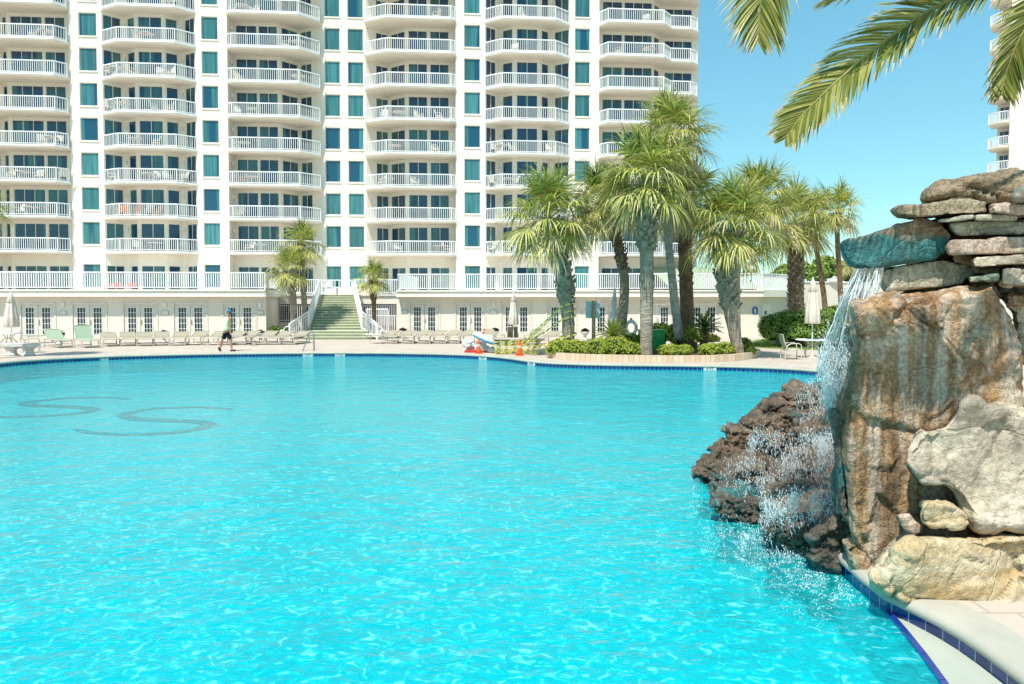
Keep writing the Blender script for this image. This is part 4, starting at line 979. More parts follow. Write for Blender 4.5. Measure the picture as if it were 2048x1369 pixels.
def blade(mb,p,d,up,L,w,droop,seg=3):
    """folded narrow leaflet"""
    d=d.normalized(); s=d.cross(up); s=s.normalized() if s.length>1e-5 else Vector((1,0,0)); vs=[];fs=[]
    q=Vector(p); dd=d.copy(); 
    for i in range(seg+1):
        f=i/seg; ww=w*(1-f)**.7*(.6+.8*min(1,f*3)) if i<seg else 0
        vs+= [q-s*ww,q+s*ww] if i<seg else [q]
        dd=(dd+Vector((0,0,-1))*droop*(.35+f)).normalized(); q=q+dd*(L/seg)
    for i in range(seg-1): a=2*i; fs.append((a,a+1,a+3,a+2))
    a=2*(seg-1); fs.append((a,a+1,a+2))
    mb.add(vs,fs)
def fan_leaf(mb,c,az,el,Lp,Lb,rnd,nl=30,age=0.0):
    """palmate leaf: arching stalk, then a folded fan of drooping leaflets"""
    d=Vector((math.cos(az)*math.cos(el),math.sin(az)*math.cos(el),math.sin(el))); pts=[Vector(c)]; q=Vector(c)
    for i in range(5):
        d=(d+Vector((0,0,-1))*(.05+.07*age)).normalized(); q=q+d*(Lp/5); pts.append(q)
    mb.mi=1 if age<.8 else 2
    mb.tube(pts,[.028,.024,.02,.018,.016,.014],4,False)
    side=d.cross(Vector((0,0,1))); side=side.normalized() if side.length>1e-4 else Vector((1,0,0)); up=side.cross(d).normalized()
    # costa curves downward, leaflets leave along it
    for i in range(nl):
        f=(i+.5)/nl*2-1; a=f*R(118); sp=abs(f)
        base=q+d*(Lb*.30*(1-sp)); 
        dr_=(d*math.cos(a)+side*math.sin(a)).normalized()
        dr_=(dr_+up*(.28-.10*sp)*rnd.uniform(.3,1.4)+Vector((rnd.uniform(-.07,.07),rnd.uniform(-.07,.07),rnd.uniform(-.07,.07)))).normalized()
        L=Lb*(1-.30*sp)*rnd.uniform(.72,1.14)
        r=rnd.random(); 
        if age>.85: mb.mi=2 if r<.7 else 1
        elif age>.5: mb.mi=1 if r<.62 else (2 if r<.86 else 0)
        elif age>.2: mb.mi=1 if r<.5 else (0 if r<.92 else 2)
        else: mb.mi=0 if r<.42 else (3 if r<.62 else 1)
        blade(mb,base,dr_,up,L,.016*Lb+.004,(.19+.22*age)*rnd.uniform(.4,1.8),5)
def palm(label,trunk,wid,Y,crown,rad,style='grey',boots=0.0,bootmat=None,nleaf=34,seed=0,group='cabbage palms round the pool',dry=0.0,sweep=None,bootw=1.5,nl=38):
    rnd=random.Random(seed+100); nleaf=int(nleaf*1.35)
    base=P(trunk[0][0],trunk[0][1],Y); base.z=0.0 if style!='bed' else .1
    t=thing('palm_tree',label,'palm tree',base,0,group)
    cc=P(crown[0],crown[1],Y); rm=rad*1.04*Y/1400
    tp=[P(px,py,Y) for px,py in trunk]; tp[0].z=-.05
    top=cc-Vector((0,0,rm*.22)); pts=[]
    for i in range(len(tp)-1): 
        for k in range(8): pts.append(tp[i].lerp(tp[i+1],k/8))
    for k in range(9): pts.append(tp[-1].lerp(top,k/8))
    for _ in range(6): pts=[pts[0]]+[(pts[i-1]+pts[i]*2+pts[i+1])/4 for i in range(1,len(pts)-1)]+[pts[-1]]
    w0=wid[0]*Y/1400/2*.82; w1=wid[1]*Y/1400/2*.82; N=len(pts)
    rr=[(w0*(1-i/(N-1))+w1*i/(N-1))*(1+.2*max(0,1-i/4)*.5) for i in range(N)]
    mb=MB(); mb.tube([p-base for p in pts],[r*(1+.05*noise.noise(Vector((i*.9,seed,0)))) for i,r in enumerate(rr)],14,True,lambda i,k:1+.13*noise.noise(Vector((k*.9,i*.8,seed))))
    mb.build('trunk',M['trunk_'+style],t,smooth=True)
    if boots>0:
        bb=MB(); i0=int((N-1)*(1-boots)); cum=0; L=sum((pts[i+1]-pts[i]).length for i in range(i0,N-1)); n_=int(L/.035*max(1,w1*4)) ; ga=2.39996
        for j in range(n_):
            x=i0+(N-1-i0)*j/n_; i=min(int(x),N-2); p=pts[i].lerp(pts[i+1],x-i)-base; r=rr[i]*1.0; a=ga*j+rnd.uniform(-.2,.2); f=j/n_
            o=Vector((math.cos(a),math.sin(a),0)); sd=Vector((-o.y,o.x,0)); Lb=rnd.uniform(.16,.34)*(.7+.5*f)*bootw/1.3; wb=rnd.uniform(.05,.085)*bootw/1.3
            d=(o*rnd.uniform(.45,.8)+Vector((0,0,1))*rnd.uniform(.55,1.0)+sd*rnd.uniform(-.35,.35)).normalized(); q=p+o*(r*.75); th=.02*bootw
            e=q+d*Lb; nrm=d.cross(sd).normalized()*th
            bb.add([q-sd*wb*1.3+nrm,q+sd*wb*1.3+nrm,q+sd*wb*1.3-nrm*1.5,q-sd*wb*1.3-nrm*1.5,e-sd*wb*.55+nrm*.5,e+sd*wb*.45+nrm*.5,e+sd*wb*.45-nrm*.6,e-sd*wb*.55-nrm*.6],[(0,1,2,3),(7,6,5,4),(0,4,5,1),(1,5,6,2),(2,6,7,3),(3,7,4,0)])
        bb.build('leaf_bases',M[bootmat or 'boot'],t)
    cm=MB(); c0=top-base
    for j in range(nleaf):
        f=(j+.5)/nleaf; az=2.39996*j+rnd.uniform(-.25,.25); el=R(84-112*f**.95+rnd.uniform(-12,12)); lf=.76+.24*math.cos(el); age=min(1,max(0,f+dry+rnd.uniform(-.12,.12)))
        k=rm/1.55
        fan_leaf(cm,c0+Vector((0,0,.25*k*(1-f))),az,el,lf*k*rnd.uniform(.5,.85),lf*k*rnd.uniform(.85,1.08),rnd,nl,age)
    for j in range(4 if rad>60 else 2):      # dead fronds hanging under the crown
        fan_leaf(cm,c0,rnd.uniform(0,6.28),R(-52+rnd.uniform(-14,8)),k*.35,k*rnd.uniform(.45,.62),rnd,20,1.0)
    cm.build('crown',LG,t)
    return t
palm('broad sabal palm with a leaning trunk bound in yellow tape',[(1139,704),(1137,650),(1130,570),(1112,500)],(25,46),29.6,(1098,422),112,'grey',.6,'boot',34,1,bootw=2.1)
palm('tall sabal palm with a straight greenish trunk in front centre of the pool bed',[(1292,716),(1293,640),(1294,560),(1293,470)],(29,36),27.9,(1290,346),116,'grey',.34,'boot',36,2,bootw=2.2)
palm('tallest sabal palm with a thin pale trunk, its crown at the tower corner',[(1362,700),(1350,610),(1338,500),(1330,390)],(22,17),30.5,(1338,262),98,'pale',0,None,34,3)
palm('sabal palm with a ringed grey trunk bending left behind the sago plants',[(1236,702),(1247,620),(1250,560),(1236,490)],(24,22),31,(1205,395),88,'grey',.42,'boot_brown',32,4,dry=.08)
palm('sabal palm with a thick shaggy brown trunk right of the pale trunk',[(1376,700),(1374,620),(1371,540),(1370,480)],(33,32),32.5,(1385,392),95,'brown',.62,'boot_brown',32,5,dry=.1,bootw=1.2)
palm('sabal palm with a collar of criss crossed leaf bases, rightmost in the brick bed',[(1480,712),(1466,650),(1455,590),(1450,520)],(25,46),28.2,(1468,437),112,'grey',.62,'boot',36,6,bootw=2.3)
palm('dark crowned sabal palm behind the collared one',[(1475,690),(1472,600),(1474,500),(1500,430)],(19,18),33.5,(1522,385),84,'grey',.0,None,32,7)
palm('stout sabal palm armoured in leaf bases above the clipped hedge',[(1593,650),(1592,600),(1592,500)],(34,40),37,(1588,434),90,'brown',.82,'boot',34,8,dry=.12,bootw=1.5)
palm('slender sabal palm leaning left behind the closed beige parasol',[(1657,625),(1648,590),(1638,530),(1630,480)],(13,11),43,(1628,420),58,'brown',0,None,28,9,nl=28)
palm('slender upright sabal palm standing alone against the sky at the waterfall',[(1684,625),(1681,580),(1677,520),(1674,470)],(12,11),42,(1676,412),64,'brown',.06,'boot_brown',28,10,nl=28)
palm('small withered palm seen through the falling water below the lip stone',[(1703,640),(1702,600),(1702,560)],(9,9),46,(1701,530),28,'brown',.3,'boot_brown',18,12,dry=.6,nl=20)
palm('upper of the palms growing by the left stair rail, rising above the others',[(612,668),(608,600),(604,520)],(14,13),44.5,(602,482),52,'grey',.12,'boot_brown',28,13,nl=28)
palm('lower bushy palm on a bent trunk by the left stair rail',[(585,668),(588,610),(582,575)],(13,22),43.2,(577,532),54,'grey',.5,'boot',28,14,nl=28)
palm('short young palm in front of the right stair rail',[(749,668),(748,620),(747,590)],(10,13),43,(747,552),45,'brown',.45,'boot_brown',24,15,nl=28)
palm('palm whose leaf tips reach in at the left edge before the tower balconies',[(-42,700),(-42,560),(-42,470)],(20,18),28,(-42,405),62,'grey',.1,'boot',26,16,nl=28)
# ------------------------------------------------------------ feather palm hanging over the camera side
fp=thing('feather_palm','feather palm overhead whose long arching fronds hang into the sky at top right','palm tree',(6.4,4.6,0))
M['ftrunk']=M['trunk_brown']
mb=MB(); mb.tube([(0,0,-.05),(.05,.1,1.5),(.02,.15,3.2),(-.1,.1,5.0),(-.2,.0,5.9)],[.30,.22,.2,.19,.22],14,True,lambda i,k:1+.06*noise.noise(Vector((k*.9,i,0)))); mb.build('trunk',M['ftrunk'],fp,smooth=True)
FM=[leafmat('frond_green',(.22,.25,.05,1),(.11,.15,.03,1),.35,.3),leafmat('frond_olive',(.46,.43,.13,1),(.32,.32,.09,1),.35,.3),leafmat('frond_dry',(.70,.56,.38,1),(.55,.40,.24,1),.6,.3)]
tip_m=2
def frond(pts,Lmax,seed,n=70,start=.12,droop=.16,spread=.9,upv=(0,0,1),wid=.011,lean=0,prof=None):
    rnd=random.Random(seed); base=Vector(fp.location); pts=[p-base for p in pts]
    # resample
    sm=[]
    for i in range(len(pts)-1):
        for k in range(12): sm.append(pts[i].lerp(pts[i+1],k/12))
    sm.append(pts[-1])
    for _ in range(10): sm=[sm[0]]+[(sm[i-1]+sm[i]*2+sm[i+1])/4 for i in range(1,len(sm)-1)]+[sm[-1]]
    N=len(sm); mb=MB(); mb.mi=1; mb.tube(sm,[.024*(1-i/(N-1))+.003 for i in range(N)],6)
    for j in range(n):
        f=start+(1-start)*(j/(n-1))**.95; x=f*(N-1); i=min(int(x),N-2); p=sm[i].lerp(sm[i+1],x-i); d=(sm[min(i+2,N-1)]-sm[max(i-2,0)]).normalized()
        u=Vector(upv); sd=d.cross(u).normalized(); up=sd.cross(d).normalized()
        L=Lmax*(math.sin(math.pi*min(1,.12+.80*f))**.6)*(1.0 if f<.88 else 1-.45*(f-.88)/.12)
        if prof: L*=prof(f)
        for s_ in(-1,1):
            aa=R(60-28*f)*rnd.uniform(.88,1.1); dr=(d*math.cos(aa)+sd*s_*math.sin(aa)*spread+up*(.22+rnd.uniform(-.12,.12))).normalized()
            l=L*rnd.uniform(.85,1.07); r=rnd.random(); mb.mi=0 if r<(.62 if s_<0 else .35) else 1
            q=p.copy(); dd=dr.copy(); w=wid*rnd.uniform(.8,1.2); seg=5; nn=(dd.cross(up)).normalized(); dp=droop*rnd.uniform(.6,1.4); prev=None
            for k in range(seg+1):
                g=k/seg; ww=w*(.55+1.6*g if g<.3 else 1.03*(1-((g-.3)/.7)**1.6)+.03); nn=dd.cross(up); nn=nn.normalized() if nn.length>1e-4 else sd
                cur=(q-nn*ww,q-up*ww*.45,q+nn*ww)
                if prev:
                    m0=mb.mi
                    if k==seg and rnd.random()<.4: mb.mi=2
                    mb.add([prev[0],prev[1],prev[2],cur[0],cur[1],cur[2]],[(0,1,4,3),(1,2,5,4)]); mb.mi=m0
                prev=cur; dd=(dd+Vector((0,0,-1))*dp*(.4+g)).normalized(); q=q+dd*(l/seg)
            if False:      # frayed thread at the tip
                mb.mi=2; e=q+dd*rnd.uniform(.03,.09)+Vector((rnd.uniform(-.02,.02),0,-.02)); mb.tube([q,e],.0022,3)
    return mb.build('frond',FM,fp)
hub=Vector(fp.location)+Vector((-.2,0,5.9))
frond([hub,Vector((4.6,4.3,6.3)),P(2060,-60,4.6),P(1960,-25,4.7),P(1850,25,4.8),P(1745,100,4.9),P(1660,175,4.95),P(1600,235,5.0),P(1572,275,5.0)],.40,1,140,.30,.12,1.0,wid=.0095,upv=(.15,-.8,.7))
frond([hub,Vector((4.3,4.9,6.9)),P(1900,-330,5.2),P(1720,-290,5.3),P(1590,-180,5.35),P(1535,-60,5.4),P(1520,10,5.4),P(1516,80,5.4)],.60,2,110,.3,.12,.9,wid=.0095,upv=(0,-1,.5))
frond([hub,Vector((5.2,4.7,6.1)),P(2200,-60,4.9),P(2130,-40,4.95),P(2072,20,5.0),P(2032,90,5.05),P(2010,150,5.1),P(2004,185,5.1)],.36,3,90,.3,.14,.8,wid=.011,upv=(0,-1,.5))
frond([hub,Vector((4.9,4.1,6.2)),P(2110,-200,4.4),P(1960,-160,4.5),P(1850,-90,4.6),P(1760,-45,4.7),P(1690,-14,4.8),P(1660,0,4.8)],.34,4,90,.3,.10,.9,wid=.012)
for i,(dx,dy,dz,e) in enumerate(((1.6,.6,.9,-.3),(1.2,-1.5,.8,-.5),(.3,-2.0,.9,-.4),(1.9,-.6,1.1,-.1),(.4,.9,1.7,.5),(1.2,1.6,1.0,-.2))):
    a=hub+Vector((dx*.35,dy*.35,dz*.7)); b=hub+Vector((dx*.8,dy*.8,dz)); c=hub+Vector((dx*1.25,dy*1.25,dz*.6)); d=hub+Vector((dx*1.5,dy*1.5,e))
    frond([hub,a,b,c,d],.5,10+i,60,.15,.12,.9,wid=.014)
# ------------------------------------------------------------ shrubs and hedges
BG=[leafmat('shrub_leaf_bright',(.52,.55,.08,1),(.38,.45,.06,1),.5,.3),leafmat('shrub_leaf_green',(.22,.32,.045,1),(.13,.22,.03,1),.5,.3),leafmat('shrub_leaf_dark',(.06,.11,.02,1),(.03,.06,.012,1),.5,.3)]
M['core']=simple('shrub_filler_core',(.03,.045,.015,1),(.015,.02,.008,1),6,.95,.1)
M['yellow_flower']=simple('yellow_flowers',(.8,.62,.08,1),(.7,.5,.05,1),6,.6)
def bush(name,label,blobs,n,leaf=.05,mats=None,cat='shrub',group=None,seed=0,up=.6,base=None,stem=True):
    """blobs: (centre, radii) ellipsoids in world metres"""
    rnd=random.Random(seed); mats=mats or BG; c0=sum((Vector(b[0]) for b in blobs),Vector())/len(blobs); c0.z=0 if base is None else base
    t=thing(name,label,cat,c0,0,group); mb=MB(); cr=MB()
    tot=sum(b[1][0]*b[1][2] for b in blobs)
    for (c,r) in blobs:
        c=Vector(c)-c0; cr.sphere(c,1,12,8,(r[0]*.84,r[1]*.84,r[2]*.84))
        for k in range(int(n*r[0]*r[2]/tot)):
            u=rnd.uniform(-.55,1); a=rnd.uniform(0,2*math.pi); s=math.sqrt(max(0,1-u*u)); d=Vector((s*math.cos(a),s*math.sin(a),u))
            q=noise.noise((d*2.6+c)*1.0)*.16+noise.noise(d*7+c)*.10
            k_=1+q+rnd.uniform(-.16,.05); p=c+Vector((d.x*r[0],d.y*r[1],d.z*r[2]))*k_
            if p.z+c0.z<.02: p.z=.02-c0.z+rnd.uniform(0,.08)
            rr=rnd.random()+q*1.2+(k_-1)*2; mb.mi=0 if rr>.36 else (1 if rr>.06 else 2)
            nrm=(d+Vector((rnd.uniform(-1,1),rnd.uniform(-1,1),rnd.uniform(-1,1)))*.9+Vector((0,0,up*.6))).normalized()
            s1=nrm.cross(Vector((rnd.uniform(-1,1),rnd.uniform(-1,1),rnd.uniform(-1,1)))).normalized(); s2=nrm.cross(s1); l=leaf*rnd.uniform(.7,1.4)
            mb.add([p-s1*l*.35,p+s2*l*.8,p+s1*l*.35,p-s2*l*.8],[(0,1,2,3)])
    cr.build('filler_core',M['core'],t,smooth=True); mb.build('foliage',mats,t); return t  # solid dark core added inside the leaves to block the view through
def bl(px,py,Y,rx,rz,ry=None): c=P(px,py,Y); k=Y/1400; return (c,(rx*k,(ry or rx)*k,rz*k))
bed_g='shrubs of the palm bed'
bush('clipped_shrub','rounded bright green shrub at the left end of the brick bed by the taped palm',[bl(1120,698,28.6,28,18),bl(1150,697,28.5,30,17),bl(1175,700,28.4,24,15)],6500,.05,group=bed_g,seed=1)
bush('clipped_shrub','widest bright green mounded shrub in the brick bed before the sago plant',[bl(1195,697,28.3,30,20),bl(1228,695,28.2,34,21),bl(1258,700,28.1,26,16),bl(1272,705,28.1,16,11)],7000,.05,group=bed_g,seed=2)
bush('clipped_shrub','small light green shrub behind the wide mound, left of the green bin',[bl(1262,680,31.5,22,12),bl(1280,684,31.4,14,12)],2200,.06,group=bed_g,seed=3)
bush('clipped_shrub','low round shrub right of the straight greenish trunk',[bl(1340,702,28,22,13),bl(1368,702,28,18,12)],3500,.05,group=bed_g,seed=4)
bush('clipped_shrub','straggly yellowish shrub at the foot of the collared palm',[bl(1422,700,28.2,24,13),bl(1450,700,28.1,18,15)],3000,.055,group=bed_g,seed=5)
bush('clipped_shrub','taller dark green shrub on the right corner of the brick bed',[bl(1486,696,28.9,20,20),bl(1494,702,28.6,16,14)],3500,.055,group=bed_g,seed=6,mats=[BG[1],BG[1],BG[2]])
bush('hedge','low green hedge behind the green bin',[bl(1318,668,34.5,26,22),bl(1350,670,34.5,20,22)],3500,.08,cat='hedge',seed=7)
bush('flower_bed','yellow flowers growing between the sago plants and the collared palm',[bl(1392,679,32,16,8),bl(1420,678,32,18,9)],1600,.07,[M['yellow_flower'],M['yellow_flower'],BG[0]],'flowers',seed=8)
bush('hedge','long clipped green hedge behind the white table and the closed beige parasol',[bl(1542,654,36,24,26),bl(1570,648,36,34,27),bl(1610,646,36,34,28),bl(1650,648,36,32,29),bl(1690,650,36,26,28),bl(1545,668,35.7,22,16),bl(1590,668,35.5,34,17),bl(1640,670,35.5,36,17)],15000,.07,[BG[1],BG[1],BG[2]] and [leafmat('hedge_leaf',(.26,.38,.07,1),(.16,.27,.05,1)),BG[1],BG[2]],'hedge',seed=9)
bush('lily_bush','leafy light green bush rising behind the hedge near the falling water',[bl(1672,628,38,22,16),bl(1655,632,38,16,12),bl(1700,630,38,20,16)],2500,.13,[BG[0],BG[1],BG[2]],'bush',seed=10)
bush('clipped_shrub','dark green boxy shrub at the corner left of the staircase',[bl(548,665,44.2,12,13),bl(566,667,44.2,16,12),bl(590,668,44.4,14,10)],2600,.08,[BG[1],BG[2],BG[2]],seed=11)
# distant broadleaf trees
TG=[leafmat('tree_leaf_light',(.30,.42,.08,1),(.2,.32,.06,1)),leafmat('tree_leaf_mid',(.13,.23,.045,1),(.08,.16,.03,1)),leafmat('tree_leaf_dark',(.05,.10,.02,1),(.03,.06,.015,1))]
def tree(label,blobs,Y,n,leaf,seed,trunkpx):
    t=bush('broadleaf_tree',label,[bl(*b[:2],Y,b[2],b[3]) for b in blobs],n,leaf,TG,'tree','trees beyond the white wall',seed)
    for ch in t.children:
        if ch.name.startswith('foliage'): ch.name='crown'
    tk=MB(); b0=P(trunkpx,600,Y)-Vector(t.location); tk.tube([(b0.x,b0.y,0),(b0.x+.1,b0.y,2),(b0.x,b0.y,P(0,560,Y).z)],[.25,.2,.12],8); tk.build('trunk',M['trunk_brown'],t)
tree('light green tree behind the stout armoured palm',[(1575,548,22,18),(1555,556,16,12),(1600,545,22,20)],75,3500,.35,21,1578)
tree('bushy green tree between the two slender palms',[(1650,540,24,26),(1635,550,20,20),(1668,548,20,24)],70,4200,.33,22,1650)
tree('green tree right of the slender palms, behind the falling water',[(1700,545,24,24),(1722,552,22,20)],72,3600,.34,23,1705)
tree('small dark tree top showing over the terrace rail at the pavilion',[(1500,545,10,6),(1490,549,7,4)],90,700,.35,24,1500)
# sago plants
def sago(label,px,py,Y,r,h,seed,col,trunkh):
    rnd=random.Random(seed); base=P(px,py,Y); base.z=.08; t=thing('sago_plant',label,'sago plant',base,0,'sago plants in the palm bed'); k=Y/1400
    m=MB(); m.tube([(0,0,0),(0,0,trunkh*k)],[.16,.2],10,True,lambda i,kk:1+.12*rnd.uniform(-1,1)); m.build('trunk',M['trunk_brown'],t)
    m=MB(); top=Vector((0,0,trunkh*k))
    for j in range(38):
        a=2.4*j; el=R(80-75*j/38); L=r*k*1.05; d=Vector((math.cos(a)*math.cos(el),math.sin(a)*math.cos(el),math.sin(el))); q=top.copy(); 
        for s in range(14):
            d=(d+Vector((0,0,-.055))).normalized(); q2=q+d*L/14; sd=d.cross(Vector((0,0,1))).normalized(); m.mi=0 if rnd.random()<.6 else 1
            if s>1:
                for sg in(-1,1):
                    e=q+(sd*sg*.8+d*.6+Vector((0,0,.25))).normalized()*L*.2*math.sin(math.pi*(s+1)/15.5); m.add([q,q+d*.045,e],[(0,1,2)]); q3=q+d*.05; m.add([q3,q3+d*.045,e+d*.05],[(0,1,2)])
            m.tube([q,q2],.012,3,False); q=q2
    m.build('crown',col,t)
sago('bright green sago plant in front of the bending grey trunk',1224,695,29.3,36,0,31,[BG[0],BG[1]],38)
sago('small tufted sago plant beside the thick brown trunk',1385,700,29.4,24,0,32,[BG[0],BG[1]],34)
sago('dark green sago plant spreading left of the collared palm',1408,700,30,38,0,33,[BG[1],BG[2]],48)
M['bromel']=leafmat('maroon_leaves',(.12,.03,.04,1),(.05,.015,.02,1))
def tuft(name,label,px,py,Y,r,mats,seed,cat='plant',n=60,group=None):
    rnd=random.Random(seed); base=P(px,py,Y); t=thing(name,label,cat,base,0,group); m=MB()
    for j in range(n):
        a=rnd.uniform(0,6.28); el=R(rnd.uniform(15,85)); d=Vector((math.cos(a)*math.cos(el),math.sin(a)*math.cos(el),math.sin(el))); m.mi=rnd.randrange(len(mats))
        blade(m,(0,0,0),d,Vector((-d.y,d.x,.3)),r*rnd.uniform(.7,1.1),.03,.25)
    m.build('foliage',mats,t); return t
for i,(px,lb) in enumerate(((1208,'left of the bright sago plant'),(1360,'between the pale and the brown palm trunks'),(1250,'at the foot of the bending grey palm'))):
    tuft('maroon_plant','dark maroon spiky plant '+lb,px,695,29.2,.5,[M['bromel'],LG[3]],40+i,group='maroon plants in the palm bed')
# ------------------------------------------------------------ brick edged bed
fr_px=[(1093,713),(1100,718),(1130,721),(1180,723),(1240,724.5),(1300,725.5),(1360,726),(1420,725.5),(1470,723),(1500,720),(1512,716)]
front=[G(px,py,0).to_2d() for px,py in fr_px]; backp=[Vector(p) for p in((10.9,30.2),(9.6,31.8),(6.0,32.8),(2.6,32),(1.6,30.4))]
bed=smooth_open(dens_open(front+backp+[front[0]],.3),5)[:-1]   # runs left to right then back: counter-clockwise
t=NT('brick_edging'); uv=t.n.new('ShaderNodeTexCoord').outputs['UV']
br=t.n.new('ShaderNodeTexBrick'); br.offset=0; br.inputs['Scale'].default_value=1; br.inputs['Brick Width'].default_value=.21; br.inputs['Row Height'].default_value=.6; br.inputs['Mortar Size'].default_value=.008
br.inputs['Color1'].default_value=(.62,.44,.29,1); br.inputs['Color2'].default_value=(.70,.56,.42,1); br.inputs['Mortar'].default_value=(.3,.24,.18,1); t.l.new(uv,br.inputs['Vector'])
M['brick']=t.set(br.outputs['Color'],.85,.2)
eb=thing('brick_edging','low tan brick edging round the palm bed at the pool edge','garden edging',(0,0,0))
strip('outer_face',bed,0,.27,M['brick'],True,eb,True)
inn=offset(list(reversed(bed)),-.16); inn=list(reversed(inn))
m=MB(); n_=len(bed); m.add([(p.x,p.y,.27) for p in bed]+[(p.x,p.y,.27) for p in inn],[(i,(i+1)%n_,n_+(i+1)%n_,n_+i) for i in range(n_)]); m.build('top_course',simple('brick_top',(.62,.46,.32,1),(.5,.36,.25,1),6,.85,.2),eb)
sheet('soil',[(p.x,p.y) for p in inn],[],.16,M['mulch'])
lw=[G(px,py,0).to_2d() for px,py in((1500,694),(1530,697),(1600,700),(1700,702),(1800,690),(1800,675),(1640,672),(1540,676),(1505,684))]
o=sheet('lawn',[(p.x,p.y) for p in lw],[],.006,M['lawn'])
rnd=random.Random(5); m=MB(); lo_=G(1500,700,0);hi=G(1800,672,0)
lwp=[(p.x,p.y) for p in lw]
for i in range(9000):
    x=rnd.uniform(min(p[0] for p in lwp),max(p[0] for p in lwp)); y=rnd.uniform(min(p[1] for p in lwp),max(p[1] for p in lwp))
    if inpoly(x,y,lwp): a=rnd.uniform(0,3.14); m.add([(x-.01*math.cos(a)*2,y-.02*math.sin(a),.006),(x+.02*math.cos(a),y+.02*math.sin(a),.006),(x+rnd.uniform(-.03,.03),y,rnd.uniform(.04,.1))],[(0,1,2)])
tag(m.build('grass',[M['lawn']]),'short grass blades on the lawn before the hedge','grass',None,'stuff')
# ------------------------------------------------------------ pool furniture
M['lframe']=simple('cream_lounger_frame',(.62,.56,.46,1),None,4,.4,.5); M['sling']=simple('beige_sling',(.40,.35,.26,1),(.34,.30,.22,1),9,.8,.1,.2,60)
M['sling_g']=simple('pale_green_sling',(.36,.44,.32,1),(.31,.39,.28,1),9,.8,.1,.2,60); M['sling_d']=simple('dark_olive_sling',(.15,.14,.09,1),(.11,.10,.07,1),9,.8,.1,.2,60)
def lounger(label,loc,rz,back=0.0,sl='sling',group='sun loungers along the pool wings'):
    """foot end at -y, head end at +y"""
    t=thing('sun_lounger',label,'sun lounger',loc,rz,group); t.scale=(1.12,1.05,1.2)
    f=MB()
    for s in(-1,1):
        f.tube([(s*.33,-.95,.30),(s*.33,-.9,.34),(s*.33,.3,.34),(s*.33,.95,.34 if back==0 else .34)],.024,6)
    f.tube([(-.33,-.95,.31),(.33,-.95,.31)],.022,6); f.tube([(-.33,.95,.33),(.33,.95,.33)],.022,6); f.tube([(-.33,.3,.33),(.33,.3,.33)],.02,6)
    f.build('frame',M['lframe'],t)
    for y in(-.85,.72):
        l=MB(); 
        for s in(-1,1): l.tube([(s*.33,y,.34),(s*.34,y-.02,.012)],.022,6)
        l.tube([(-.34,y-.015,.06),(.34,y-.015,.06)],.02,6); l.build('leg',M['lframe'],t)
    m=MB(); m.add([(-.31,-.93,.345),(.31,-.93,.345),(.31,-.3,.36),(-.31,-.3,.36),(.31,.28,.355),(-.31,.28,.355)],[(0,1,2,3),(3,2,4,5)]); m.build('seat',M[sl],t)
    b=MB(); c,s_=math.cos(back),math.sin(back); y1=.3+.68*c; z1=.36+.68*s_+.005
    b.add([(-.31,.3,.36),(.31,.3,.36),(.31,y1,z1),(-.31,y1,z1)],[(0,1,2,3)])
    for s in(-1,1): b.tube([(s*.32,.3,.36),(s*.32,y1,z1)],.02,6)
    b.tube([(-.32,y1,z1),(.32,y1,z1)],.02,6)
    bo=b.build('backrest',M[sl],t)
    return t
def GL(px,py): return G(px,py,0.0)
lo_=[(62,688,-0.5,0,'sling','low sun lounger half hidden behind the dark chair'),
(92,697,0.85,.55,'sling_g','pale green sun lounger with its back partly raised, nearest the dark chair'),
(150,697,0.75,.9,'sling_g','pale green sun lounger with its back raised highest'),
(200,694,0.62,0,'sling','low beige lounger just right of the raised green ones'),
(238,693,0.55,0,'sling','low beige lounger below the third double door'),(272,693,0.5,0,'sling','low beige lounger left of the second unit sign'),
(306,692,0.45,0,'sling','low beige lounger below the second wall lamp'),(343,692,0.32,0,'sling','low beige lounger seen end on below the fourth double door'),
(380,691,0.18,0,'sling','low beige lounger right of the fourth double door'),(418,691,0.08,0,'sling','low beige lounger left of the walking man'),
(452,691,-0.05,0,'sling','low beige lounger behind the legs of the walking man'),(481,690,-0.1,0,'sling','low beige lounger between the man and the small round side table'),
(519,690,-0.05,0,'sling','low beige lounger in front of the corner flower pot'),(550,690,-0.1,0,'sling','low beige lounger between the flower pot and the stone bollard'),(583,690,-0.2,0,'sling','low beige lounger nearest the left stair rail'),
(764,688,-0.45,0,'sling','low beige lounger nearest the right stair rail'),(797,688,-0.5,0,'sling','low beige lounger in second place right of the stairs'),(830,688,-0.48,0,'sling','low beige lounger below the first door of the right wing'),
(862,688,-0.45,0,'sling','low beige lounger in fourth place right of the stairs'),(893,688,-0.45,0,'sling','low beige lounger in fifth place right of the stairs'),(922,688,-0.5,0,'sling','low beige lounger touching the white plastic heap'),
(985,684,0.4,0,'sling','low beige lounger left of the brown chair behind the tape'),(1070,684,-0.3,0,'sling','low beige lounger behind the caution tapes, left of the taped palm'),(1096,690,-0.6,0,'sling','low beige lounger between the taped stack and the brick bed')]
for i,(px,py,rz,bk,sl,lb) in enumerate(lo_):
    p=GL(px,py); lounger(lb,(p.x,p.y+.9,0.004),rz,bk or .26,sl)
